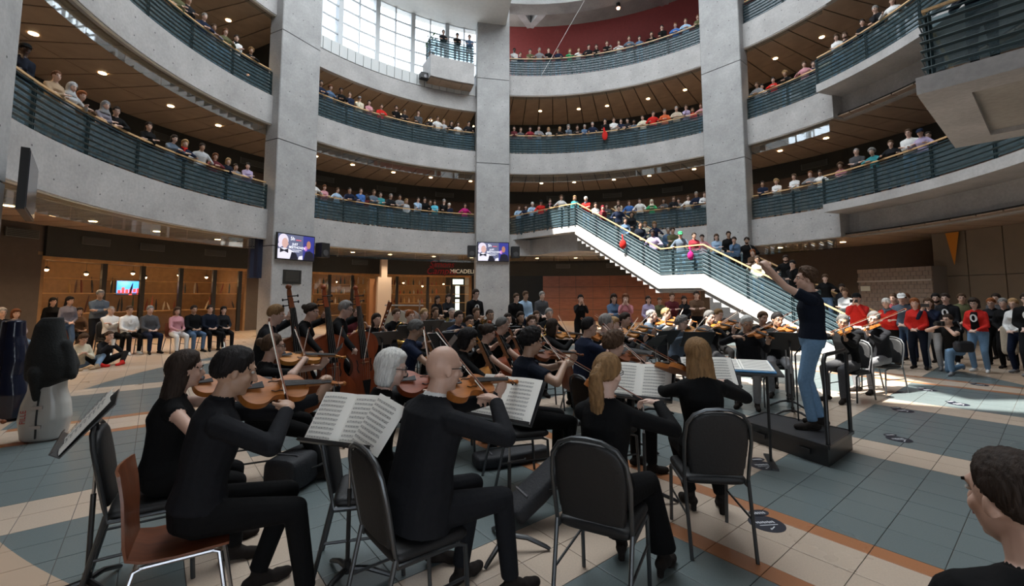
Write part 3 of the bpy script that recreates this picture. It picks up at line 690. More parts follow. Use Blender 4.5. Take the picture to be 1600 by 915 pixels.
# ================================================================== PEOPLE
def nrm(v): v = np.asarray(v, float); return v/(np.linalg.norm(v)+1e-9)
class Body:
    """collects overlapping closed shapes with a label per face; fused afterwards into one skin"""
    def __init__(s): s.v = []; s.f = []; s.l = []; s.n = 0
    def add(s, V, F, lab):
        V = np.asarray(V, float); s.v.append(V); s.f += [tuple(i+s.n for i in f) for f in F]; s.l += [lab]*len(F); s.n += len(V)
    def rings(s, R, lab):
        m, n = len(R), len(R[0]); F = [(i*n+k, i*n+(k+1) % n, (i+1)*n+(k+1) % n, (i+1)*n+k) for i in range(m-1) for k in range(n)]
        F += [tuple(range(n-1, -1, -1)), tuple(range((m-1)*n, m*n))]
        s.add(np.concatenate(R), F, lab)
    def cap(s, p0, p1, r0, r1, lab, seg=10, round0=True, round1=True):
        p0, p1 = np.asarray(p0, float), np.asarray(p1, float); d = nrm(p1-p0)
        a = np.array([0, 0, 1.]) if abs(d[2]) < .9 else np.array([1., 0, 0]); x = nrm(np.cross(d, a)); y = np.cross(d, x)
        t = np.arange(seg)*2*PI/seg; C = np.outer(np.cos(t), x)+np.outer(np.sin(t), y); R = []
        if round0: R += [p0-d*r0*.95+C*r0*.3, p0-d*r0*.7+C*r0*.71]
        R += [p0+C*r0, p1+C*r1]
        if round1: R += [p1+d*r1*.7+C*r1*.71, p1+d*r1*.95+C*r1*.3]
        s.rings(R, lab)
    def ell(s, c, M, r, lab, seg=14, n=9):
        t = np.arange(seg)*2*PI/seg; R = []
        for i in range(n):
            p = PI*(i+.35)/(n-.3); z = -math.cos(p); q = math.sin(p)
            L = np.stack([r[0]*q*np.cos(t), r[1]*q*np.sin(t), np.full(seg, r[2]*z)], 1); R.append(np.asarray(c)+L @ np.asarray(M).T)
        s.rings(R, lab)
    def ovals(s, secs, lab, seg=18, pw=2.3):
        t = np.arange(seg)*2*PI/seg; cx = np.sign(np.cos(t))*np.abs(np.cos(t))**(2/pw); sy = np.sign(np.sin(t))*np.abs(np.sin(t))**(2/pw)
        s.rings([np.asarray(c)+np.outer(cx*a, x)+np.outer(sy*b, y) for c, x, y, a, b in secs], lab)
    def fuse(s, name, voxel, smooth=2, mats=()):
        me = bpy.data.meshes.new(name+'_raw'); V = np.concatenate(s.v); me.from_pydata(V.tolist(), [], s.f); me.update()
        o = bpy.data.objects.new('raw', me); TMP.collection.objects.link(o)
        m = o.modifiers.new('r', 'REMESH'); m.mode = 'VOXEL'; m.voxel_size = voxel; m.use_smooth_shade = True
        if smooth: k = o.modifiers.new('s', 'SMOOTH'); k.factor = .5; k.iterations = smooth
        TMP.view_layers[0].update(); dg = TMP.view_layers[0].depsgraph
        out = bpy.data.meshes.new_from_object(o.evaluated_get(dg)); out.name = name
        bpy.data.objects.remove(o)
        out.materials.clear()
        for q in mats: out.materials.append(q)
        if len(set(s.l)) > 1 or s.l[0] != 0:
            bv = BVHTree.FromPolygons([Vector(p) for p in V.tolist()], s.f); n = len(out.polygons)
            c = np.zeros(n*3); out.polygons.foreach_get('center', c); c = c.reshape(-1, 3); idx = np.zeros(n, int)
            for i in range(n):
                h = bv.find_nearest(c[i]); idx[i] = s.l[h[2]] if h[2] is not None else 0
            out.polygons.foreach_set('material_index', idx)
        out.polygons.foreach_set('use_smooth', [True]*len(out.polygons))
        bpy.data.meshes.remove(me)
        return out
def rotm(yaw=0, pitch=0, roll=0):
    """head frame: yaw + = to the left, pitch + = down, roll + = to the right shoulder (degrees)"""
    return np.array(Matrix.Rotation(math.radians(yaw), 3, 'Z') @ Matrix.Rotation(math.radians(-pitch), 3, 'X') @ Matrix.Rotation(math.radians(roll), 3, 'Y'))
def ik(a, b, l1, l2, pole):
    d = b-a; L = np.linalg.norm(d)
    if L > (l1+l2)*.995: b = a+d/L*(l1+l2)*.995; d = b-a; L = np.linalg.norm(d)
    if L < abs(l1-l2)*1.05+.02: L = abs(l1-l2)*1.05+.02
    u = nrm(d); x = (l1*l1-l2*l2+L*L)/(2*L); h = math.sqrt(max(l1*l1-x*x, 0)); p = np.asarray(pole, float); p = p-u*np.dot(p, u)
    return a+u*x+nrm(p)*h, b
SKIN, TOP, BOT, SHOE, EXT = 0, 1, 2, 3, 4
def hand(B, w, f, n, curl, side, fine, k=1.0, hold=False):
    """w wrist, f finger direction, n palm normal (out of the palm), side: +1 right hand / -1 left"""
    f = nrm(f); n = nrm(np.asarray(n, float)-f*np.dot(n, f)); x = np.cross(f, n)*side          # x points to the thumb side
    M = np.stack([x, f, n], 1)
    B.ell(w+f*.045*k, M, (.040*k, .055*k, .019*k), SKIN, 10, 7)
    if not fine:
        B.cap(w+f*.07*k, w+f*.115*k+n*.02*k*curl, .027*k, .022*k, SKIN, 8); B.cap(w+f*.115*k+n*.02*curl*k, w+f*(.14-.05*curl)*k+n*.055*k*curl, .02*k, .016*k, SKIN, 8)
        B.cap(w+f*.03*k+x*.025*k, w+f*.075*k+x*.05*k+n*.02*k, .014*k, .011*k, SKIN, 6); return
    for i, (o, L) in enumerate(((.030, .072), (.011, .082), (-.010, .077), (-.029, .060))):
        a = math.radians(28+52*curl)*(.8+.1*i); b = w+f*.088*k+x*o*k; d1 = f*math.cos(a*.6)+n*math.sin(a*.6); d2 = f*math.cos(a*1.5)+n*math.sin(a*1.5); d3 = f*math.cos(a*2.2)+n*math.sin(a*2.2)
        p1 = b+d1*L*.46*k; p2 = p1+d2*L*.34*k; p3 = p2+d3*L*.26*k
        B.cap(b-f*.015, p1, .0098*k, .009*k, SKIN, 7); B.cap(p1, p2, .009*k, .0083*k, SKIN, 7); B.cap(p2, p3, .0083*k, .0072*k, SKIN, 7)
    t0 = w+f*.025*k+x*.028*k; t1 = t0+(x*.7+f*.7+n*.25)*.042*k; t2 = t1+(f*.8+n*.5*(1 if hold else .4)+x*.1)*.036*k
    B.cap(t0, t1, .0125*k, .0105*k, SKIN, 7); B.cap(t1, t2, .0105*k, .0085*k, SKIN, 7)
def make_body(name, voxel=.02, fine=False, **S):
    """local frame: x right, y forward, z up, origin on the floor under the pelvis. returns mesh + head matrix"""
    g = S.get; B = Body(); fem = g('fem', False); G = g('girth', 1.0); sit = g('sit', False)
    H = g('h', 1.64 if fem else 1.76)/1.74
    l_th, l_sh, l_ua, l_fa = .43*H, .425*H, .29*H, .255*H
    pz = (g('seat', .46)+.135) if sit else g('pz', .945*H)
    P = np.array([g('px', 0.), g('py', 0.), pz]); lean, lean2 = g('lean', 4), g('lean2', g('lean', 4)+4); tw = g('twist', 0); sl = g('side', 0)
    Ls = .52*H
    def spine(u):
        n = 12; p = P.copy(); q = u/n if u > 0 else u
        if u <= 0:
            th = math.radians(lean); return p+np.array([0, math.sin(th), math.cos(th)])*u, th
        for i in range(n):
            th = math.radians(lean+(lean2-lean)*min(1, (i+.5)/n*u/Ls)); rs = math.radians(sl)*min(1, (i+.5)/n*u/Ls)
            p = p+np.array([math.sin(rs), math.sin(th)*math.cos(rs), math.cos(th)*math.cos(rs)])*q
        return p, th
    def frame(u):
        p, th = spine(u*H); t = math.radians(tw)*max(0, min(1, u/.5)); x = np.array([math.cos(t), math.sin(t), 0]); y0 = np.array([-math.sin(t), math.cos(t), 0])
        y = y0*math.cos(th)-np.array([0, 0, math.sin(th)]); return p, x, y
    hw = (.172 if fem else .165)*G; ww = (.128 if fem else .150)*G; cw = (.150 if fem else .172)*G; sw = (.168 if fem else .192)
    def sec(u, a, b, dy=0): p, x, y = frame(u); return (p+y*dy, x, y, a*H, b*H)
    coat = g('coat', 0)
    bot = [sec(-.11, .07, .07), sec(-.08, hw*.86, .105*G), sec(0, hw, .122*G), sec(.05, hw*.90, .108*G), sec(.12, ww*.82, .085*G)]
    top = [sec(.015 if not coat else -.10, hw*1.05+.004+.012*coat, .130*G+.01*coat), sec(.045, hw*1.02+.004+.012*coat, .126*G+.01*coat), sec(.10, ww*1.1+.006+.02*coat, .114*G+.01*coat), sec(.18, ww*1.04+.01*coat, .112*G+.01*coat), sec(.27, cw*.98, .122*G, .006), sec(.34, cw*1.02, .124*G+(.022 if fem else 0), .012), sec(.42, cw*1.0, .108*G, .0), sec(.475, sw*.72, .075, -.008), sec(.51, .075, .062, -.01)]
    B.ovals(bot, BOT); B.ovals(top, TOP)
    if g('skirt'):
        pass
    # shoulders, neck, head
    ps, xs, ys = frame(.445); nb, xn, yn = frame(.50)
    up = nrm(spine(.52*H)[0]-spine(.44*H)[0])
    hy, hp, hr = g('head', (0, 0, 0)); RH = rotm(hy, hp, hr)
    hb = nb+up*.02-yn*.008
    hc = hb+up*.040*H+(nrm(up+np.array([0, 0, .8])))*.085*H+yn*.024+RH @ np.array([0, .018, .01])
    B.cap(nb-up*.03, hc-np.array([0, 0, .05])-RH @ np.array([0, .018, 0]), .060 if not fem else .052, .054 if not fem else .047, SKIN, 12)
    kh = H*.985
    def hd(p): return hc+RH @ (np.array(p)*kh)
    B.ell(hd((0, -.008, .022)), RH, (.074*kh, .096*kh, .096*kh), SKIN, 18, 12)
    B.ell(hd((0, .022, -.045)), RH, (.061*kh, .067*kh, .076*kh), SKIN, 16, 10)
    B.ell(hd((0, .066, -.098)), RH, (.026*kh, .020*kh, .018*kh), SKIN, 10, 6)
    B.cap(hd((0, .088, .012)), hd((0, .107, -.030)), .0105*kh, .0150*kh, SKIN, 8)
    B.cap(hd((-.03, .078, .028)), hd((.03, .078, .028)), .016*kh, .016*kh, SKIN, 8)
    B.cap(hd((-.017, .084, -.062)), hd((.017, .084, -.062)), .0095*kh, .0095*kh, SKIN, 8)
    for sx in (-1, 1):
        B.ell(hd((sx*.076, -.006, -.012)), RH @ rotm(-sx*20), (.010*kh, .020*kh, .032*kh), SKIN, 8, 6)
        B.ell(hd((sx*.043, .058, -.028)), RH, (.022*kh, .022*kh, .024*kh), SKIN, 8, 6)
    if g('collar') is not None: B.cap(nb-up*.022, nb+up*.028*H, .069, .063, g('collar'), 14, False, False)
    # arms
    sh = g('sleeve', 1.0); hands = {}
    for sx, key in ((-1, 'l'), (1, 'r')):
        s0 = ps+xs*sx*sw*H*.86-up*.028*H; tgt = g(key+'h')
        if tgt is None: tgt = P+np.array([sx*.27, .10, -.10]) if not sit else P+np.array([sx*.12, .30, .06])
        pole = g(key+'e', (sx*.8, -.5, -.6)); el, wr = ik(s0, np.asarray(tgt, float), l_ua, l_fa, pole)
        ra, rf = (.050, .040) if not fem else (.043, .035); rw = .028 if not fem else .024; c_ = .010 if sh >= 1 else .012
        B.ell(s0, np.eye(3), (.058*G if not fem else .050, .058, .056), TOP, 12, 8); B.cap(nb-up*.03+xs*sx*.03, s0+up*.012, .048, .046, TOP, 10)
        if sh >= 1:
            B.cap(s0, el, (ra+c_)*G**.5, rf+c_, TOP, 12); B.cap(el, el+(wr-el)*.93, rf+c_, rw+.012, TOP, 12, True, False); B.cap(el+(wr-el)*.85, wr, rw+.004, rw, SKIN, 10)
        else:
            m = s0+(el-s0)*sh; B.cap(s0, m, (ra+c_)*G**.5, ra+.016, TOP, 12, True, False); B.cap(s0, el, ra-.002, rf, SKIN, 12); B.cap(el, wr, rf, rw, SKIN, 12)
        fd = g(key+'f'); fd = nrm(wr-el) if fd is None else nrm(fd); pn = g(key+'n', (-sx*.8, 0, -.6) if not sit else (0, 0, -1))
        hand(B, wr, fd, np.asarray(pn, float), g(key+'c', .45), sx, fine, (.97 if fem else 1.05)*H)
        hands[key] = wr
    # legs
    for sx, key in ((-1, 'l'), (1, 'r')):
        hp_ = P+np.array([sx*.088*H, .0, -.03]); ft = g(key+'foot')
        if ft is None: ft = (sx*.12, .40, 0) if sit else (sx*.105, .0, 0)
        an = np.array([ft[0], ft[1], ft[2]+.085]); kn, an = ik(hp_, an, l_th, l_sh, g(key+'k', (sx*.12, 1, .35)))
        fl = g('flare', 0); loose = g('loose', .004)
        B.cap(hp_, kn, .090*G+loose, .060+loose, BOT, 14); lo = kn+(an-kn)*.96
        if g('bareleg'): B.cap(kn, an, .050, .033, SKIN, 12)
        else: B.cap(kn, lo, .058+loose, .047+loose+fl, BOT, 14, True, False); B.cap(kn, an, .045, .036, SHOE, 10)
        td = g(key+'t'); td = nrm(td) if td is not None else nrm([sx*.22, 1, 0]); hl = g('heel', 0)
        bk = an-td*.045; bk = bk+np.array([0, 0, -.045]); toe = an+td*.155*H; toe[2] = an[2]-.055-hl
        B.cap(bk, toe, .036, .030, SHOE, 10); B.cap(an+np.array([0, 0, -.02]), (bk+toe)/2+np.array([0, 0, .01]), .040, .036, SHOE, 10)
        B.cap(toe-td*.06, toe-np.array([0, 0, .004]), .041, .030, SHOE, 10)
        if hl: B.cap(bk, bk-np.array([0, 0, .035+hl]), .024, .022, SHOE, 8)
    me = B.fuse(name, voxel, max(2, int(.034/voxel)), [BLK]*5)
    HM = np.eye(4); HM[:3, :3] = RH*kh; HM[:3, 3] = hc
    return me, Matrix(HM.tolist()), hands, frame

# ---- hair, one mesh per style, head-local
def hair_mesh(style, voxel=.0085):
    rad = np.array([.078, .101, .101]); cen = np.array([0, -.008, .024]); B = Body(); seg, n = 40, 26
    def line(az):   # elevation (deg) of the hairline at azimuth az (0 = face, 180 = nape)
        a = abs(az)
        xs = {'short': (0, 32, 40, 24, 60, 2, 74, -22, 95, -30, 130, -46, 180, -56), 'receding': (0, 62, 30, 48, 60, 50, 80, 0, 95, -22, 130, -42, 180, -54), 'fringe': (0, 89, 60, 89, 78, 14, 95, -22, 130, -42, 180, -52)}.get(style, (0, 36, 45, 24, 70, -2, 95, -30, 130, -46, 180, -52))
        if style == 'hijab': xs = (0, 42, 40, 32, 62, 0, 80, -45, 180, -80)
        return np.interp(a, xs[0::2], xs[1::2])+2.6*math.sin(az*.31)+1.8*math.sin(az*.83+1)
    T = {'short': .0125, 'receding': .008, 'fringe': .006, 'curly': .040, 'bob': .024, 'bangs': .026, 'hijab': .020, 'tied': .010, 'tail': .014, 'bun': .012, 'mop': .026}.get(style, .020)
    rg = []
    for i in range(n):
        el = -88+176*i/(n-1); row = []
        for k in range(seg):
            az = -180+360*k/seg; e = math.radians(el); a = math.radians(az)
            d = np.array([math.sin(a)*math.cos(e), math.cos(a)*math.cos(e), math.sin(e)])
            lim = line(az)
            if style in ('bangs', 'bob') and abs(az) < 55: lim = min(lim, 16)
            m = max(0, min(1, (el-lim)/26)); m = m*m*(3-2*m)
            if style == 'fringe': m *= max(0, min(1, (38-el)/14))
            t = -.007+(T+.007)*m
            if style in ('curly', 'mop'): t += m*.010*math.sin(7*a+3*math.sin(5*e))*math.cos(8*e+2*math.sin(4*a))
            row.append(cen+d*(rad+t))
        rg.append(np.array(row))
    B.rings(rg, 0)
    X, Y = np.array([1., 0, 0]), np.array([0, 1., 0])
    def fall(secs): B.ovals([(np.array([x, y, z]), X, Y, a, b) for x, y, z, a, b in secs], 0, 20, 2.4)
    if style == 'long': fall([(0, -.03, .05, .082, .072), (0, -.045, -.03, .092, .066), (0, -.06, -.12, .098, .055), (0, -.075, -.22, .100, .042), (0, -.085, -.31, .090, .030), (0, -.085, -.37, .07, .016)])
    if style == 'verylong': fall([(0, -.03, .05, .085, .075), (0, -.045, -.05, .098, .07), (0, -.065, -.16, .108, .06), (0, -.085, -.28, .112, .05), (0, -.09, -.40, .105, .04), (0, -.085, -.50, .085, .028), (0, -.08, -.56, .05, .014)])
    if style in ('bob', 'bangs'): fall([(0, -.03, .05, .088, .078), (0, -.036, -.03, .098, .076), (0, -.036, -.09, .096, .068), (0, -.034, -.125, .086, .055)])
    if style == 'mid': fall([(0, -.03, .05, .084, .074), (0, -.04, -.05, .092, .066), (0, -.05, -.13, .088, .05), (0, -.05, -.17, .07, .03)])
    if style == 'tail':
        B.ell((0, -.118, .045), np.eye(3), (.024, .022, .024), 0, 10, 7)
        fall([(0, -.135, .05, .022, .02), (0, -.158, .0, .042, .032), (0, -.150, -.09, .050, .036), (0, -.135, -.19, .046, .030), (0, -.125, -.27, .034, .022), (0, -.12, -.31, .014, .01)])
    if style == 'tied': B.ell((0, -.105, -.055), np.eye(3), (.040, .034, .036), 0, 12, 8)
    if style == 'bun': B.ell((0, -.125, .05), np.eye(3), (.045, .038, .042), 0, 12, 8)
    if style == 'hijab': fall([(0, -.04, .02, .092, .080), (0, -.032, -.07, .090, .080), (0, -.01, -.125, .095, .092), (0, .0, -.17, .125, .105), (0, .0, -.22, .15, .115)])
    me = B.fuse('hair_'+style, voxel, 1, [BLK])
    n = len(me.vertices); co = np.zeros(n*3); me.vertices.foreach_get('co', co); co = co.reshape(-1, 3); no = np.zeros(n*3); me.vertices.foreach_get('normal', no); no = no.reshape(-1, 3)
    if style != 'hijab':
        az = np.arctan2(co[:, 0], co[:, 1]-.02); amp = .0042 if style in ('curly', 'mop') else .0022
        co += no*(amp*np.sin(46*az+5*np.sin(co[:, 2]*38)+3*np.sin(az*7)))[:, None]
        me.vertices.foreach_set('co', co.ravel()); me.update()
    return me
HAIR = {}
def hair(style):
    if style not in HAIR: HAIR[style] = hair_mesh(style)
    return HAIR[style]
def misc_meshes():
    out = {}
    # eyes: eyeballs, irises and brows, head-local
    mb = MB()
    em = [mat('eye_white', (.55, .53, .50), .4), mat('iris', (.03, .02, .015), .3), BLK]
    for s, nm in ((-1, 'eye_l'), (1, 'eye_r')):
        mb = MB(); mb.ball((s*.031, .0800, .008), (.0135, .010, .0085), 10, 6, mi=0); mb.ball((s*.031, .0870, .008), (.0066, .0045, .0066), 8, 6, mi=1)
        mb.bar((s*.014, .0945, .0270), (s*.046, .0845, .0290), .007, .0075, mi=2); mb.bar((s*.030, .0820, .012), (s*.031, .0870, .0275), .004, .004, mi=2)
        o = mb.obj('eye', em, smooth=True); out[nm] = o.data; bpy.data.objects.remove(o)
    mb = MB(); mb.bar((-.020, .0935, -.0625), (.020, .0935, -.0625), .004, .009)
    o = mb.obj('lips', mat('lips', (.33, .12, .10), .5)); out['lips'] = o.data; bpy.data.objects.remove(o)
    mb = MB()
    for s in (-1, 1):
        c = Vector((s*.033, .104, .006)); mb.tube([c+Vector((.027*math.cos(t), -.006*abs(math.cos(t)), .020*math.sin(t))) for t in np.linspace(0, 2*PI, 15)], .0022, 5)
        mb.bar((s*.058, .098, .010), (s*.080, -.005, .006), .003, .004)
    mb.bar((-.008, .106, .010), (.008, .106, .010), .003, .003)
    o = mb.obj('glasses', BLK); out['glasses'] = o.data; bpy.data.objects.remove(o)
    B = Body(); B.ovals([(np.array([0, -.01, z]), np.array([1., 0, 0]), np.array([0, 1., 0]), a, b) for z, a, b in ((.035, .088, .108), (.06, .089, .11), (.10, .078, .095), (.128, .045, .055), (.135, .01, .01))], 0)
    B.ovals([(np.array([0, y, z]), np.array([1., 0, 0]), np.array([0, 0, 1.]), a, .006) for y, z, a in ((.05, .05, .075), (.11, .046, .078), (.155, .036, .066), (.175, .03, .04))], 0)
    out['cap'] = B.fuse('cap', .007, 1, [BLK])
    # numeral print for shirts, a flat ring curved round the chest
    mb = MB(); secs = []
    for t in np.linspace(0, 2*PI, 29):
        ring_ = []
        for k, y in ((1.0, 0), (.55, 0), (.55, .004), (1.0, .004)):
            x = .062*k*math.cos(t)*(1.0 if k == 1 else .8); z = .085*math.sin(t)*(1.0 if k == 1 else 1.12*k/.55*.62)
            ring_.append((x, y-x*x*2.2, z))
        secs.append(ring_)
    mb.loft(secs); o = mb.obj('shirt_print', mat('white_print', (.8, .8, .8), .7)); out['print'] = o.data; bpy.data.objects.remove(o)
    B = Body()      # scarf ring
    t = np.linspace(0, 2*PI, 20)
    for a in range(16): q = 2*PI*a/16; q2 = 2*PI*(a+1)/16; B.cap((.070*math.cos(q), .066*math.sin(q)-.012, -.160+.012*math.sin(3*q)), (.070*math.cos(q2), .066*math.sin(q2)-.012, -.160+.012*math.sin(3*q2)), .030, .030, 0, 8)
    B.cap((.02, .06, -.18), (.03, .085, -.34), .032, .028, 0, 8)
    out['scarf'] = B.fuse('scarf', .01, 1, [BLK])
    # beard
    B = Body(); B.ell((0, .028, -.066), np.eye(3), (.0625, .0625, .056), 0, 14, 8); B.ell((0, .068, -.099), np.eye(3), (.028, .022, .021), 0, 10, 6); out['beard'] = B.fuse('beard', .008, 1, [BLK])
    mb = MB(); secs = []
    for z, wd, dy in ((-.27, .075, -.018), (-.15, .066, -.010), (0, .062, 0), (.08, .060, -.012), (.13, .045, -.05)):
        secs.append([(x*wd, dy-.002-(x*wd)**2*2.2, z) for x in (-1, -.5, 0, .5, 1)]+[(x*wd, dy-.02-(x*wd)**2*2.2, z) for x in (1, .5, 0, -.5, -1)])
    mb.loft(secs); o = mb.obj('shirt_front', BLK, smooth=True); out['front'] = o.data; bpy.data.objects.remove(o)
    return out
MISC = misc_meshes()
SKINS = {k: mat('skin_'+k, c, .5, var=.06, scale=20) for k, c in dict(pale=(.60, .40, .32), fair=(.53, .335, .255), tan=(.41, .25, .17), brown=(.22, .115, .07), dark=(.06, .03, .02)).items()}
for m_ in SKINS.values(): m_.node_tree.nodes['Principled BSDF'].inputs['Subsurface Weight'].default_value = 0
HC = {k: mat('hair_'+k, c, .68, var=.40, scale=70, stretch=(1, 1, .12), bump=.5, spec=.18) for k, c in dict(black=(.012, .010, .010), dark=(.03, .02, .015), brown=(.075, .042, .024), auburn=(.13, .05, .022), red=(.23, .075, .025), blond=(.34, .21, .10), honey=(.22, .125, .055), grey=(.22, .21, .20), white=(.62, .61, .58), salt=(.12, .115, .11)).items()}
CL = dict(black=(.0065, .0065, .007), char=(.013, .0135, .016), navy=(.012, .018, .040), dnavy=(.008, .011, .020), blue=(.06, .15, .40), denim=(.085, .14, .23), ltdenim=(.16, .24, .35), jeans=(.15, .26, .40), sky=(.32, .45, .60), white=(.66, .66, .65), cream=(.62, .57, .44), grey=(.20, .20, .21), ltgrey=(.40, .41, .42), dgrey=(.07, .07, .075), red=(.52, .025, .02), dred=(.20, .02, .03), maroon=(.10, .02, .025), pink=(.52, .25, .28), rose=(.40, .16, .18), magenta=(.42, .02, .16), lilac=(.36, .30, .44), teal=(.04, .22, .24), cyan=(.10, .42, .55), green=(.04, .30, .12), olive=(.10, .10, .05), tan=(.36, .26, .17), beige=(.46, .39, .30), brown=(.11, .065, .04), orange=(.52, .11, .04), slate=(.10, .13, .17), plaid=(.18, .17, .20), leather=(.02, .016, .014))
CNAME = dict(char='charcoal', dnavy='dark navy', ltdenim='light denim', sky='light blue', ltgrey='light grey', dgrey='dark grey', dred='dark red', plaid='checked grey', jeans='blue jean', leather='black')
def cloth(k): return mat('cloth_'+k, CL[k], .85, var=.12, scale=40, bump=.15, spec=.12)
def cname(k): return CNAME.get(k, k)
PCOUNT = [0]
def dress(root, body_me, HM, top, bot, shoe='leather', skin='fair', hr='short', hc='brown', extra=None, ext=None, frame=None, prints=None):
    b = link('body', body_me, root)
    for i, m in enumerate((SKINS[skin], cloth(top), cloth(bot), cloth(shoe), cloth(ext or 'white'))): slot(b, i, m)
    link('lips', MISC['lips'], root, matrix=HM)
    for k_ in ('eye_l', 'eye_r'): e = link('eye', MISC[k_], root, matrix=HM); slot(e, 2, HC['dark' if hr == 'hijab' or hc == 'black' else ('grey' if hc == 'white' else hc)])
    if hr:
        h = link('headscarf' if hr == 'hijab' else 'hair', hair(hr), root, matrix=HM); slot(h, 0, cloth(hc) if hr == 'hijab' else HC[hc])
    for x in (extra or '').split():
        k, _, c = x.partition(':'); o = link({'print': 'shirt_print', 'front': 'shirt_front'}.get(k, k), MISC[k], root, matrix=HM)
        if k in ('cap', 'scarf', 'front'): slot(o, 0, cloth(c))
        if k == 'beard': slot(o, 0, HC[c or hc])
        if k in ('print', 'front') and frame:
            p, xx, yy = frame(.33); zz = np.cross(xx, yy); d = .152 if prints is None else prints
            o.matrix_local = Matrix([[xx[i], yy[i], zz[i], (p+yy*d)[i]] for i in range(3)]+[[0, 0, 0, 1]])
    return b
def place(loc, heading): return Matrix.Translation(Vector(loc)) @ Matrix.Rotation(math.radians(heading-90), 4, 'Z')
PEOPLE = []
def person(label, loc, heading, look, group=None, mesh=None, **S):
    """look: dict(top, bot, shoe, skin, hr, hc, extra). builds its own body unless mesh=(me, HM, hands, frame)"""
    if mesh is None: mesh = make_body('person_body', **S)
    root = thing('person', label, 'person', group=group, matrix=place(loc, heading))
    PEOPLE.append(place(loc, heading) @ Vector((0, .2 if S.get('sit') else 0, 0)))
    dress(root, mesh[0], mesh[1], frame=mesh[3], **look)
    return root, mesh
# ================================================================== INSTRUMENTS AND FURNITURE
VARN = {k: mat('varnish_'+k, c, .42, var=.25, scale=7, stretch=(6, 1, 1), spec=.2) for k, c in dict(red=(.26, .055, .018), amber=(.36, .12, .025), brown=(.17, .05, .018), gold=(.48, .19, .035)).items()}
EBONY = mat('ebony', (.012, .010, .010), .5, spec=.2); STRING = mat('steel_string', (.5, .5, .48), .3, .9); MAPLE = mat('maple_neck', (.30, .12, .04), .35)
PERN = mat('pernambuco', (.20, .06, .025), .3); BHAIR = mat('bow_hair', (.72, .68, .58), .6); CHROME = mat('chrome', (.45, .45, .47), .32, 1.0)
BRASS = mat('brass', (.72, .45, .14), .22, 1.0); SILVER = mat('silver_tube', (.75, .75, .76), .2, 1.0)
OUT = [(0, 0), (.004, .045), (.02, .080), (.05, .100), (.085, .104), (.118, .092), (.142, .070), (.165, .057), (.19, .054), (.215, .060), (.236, .074), (.262, .083), (.292, .083), (.322, .072), (.342, .048), (.353, .02), (.356, 0)]
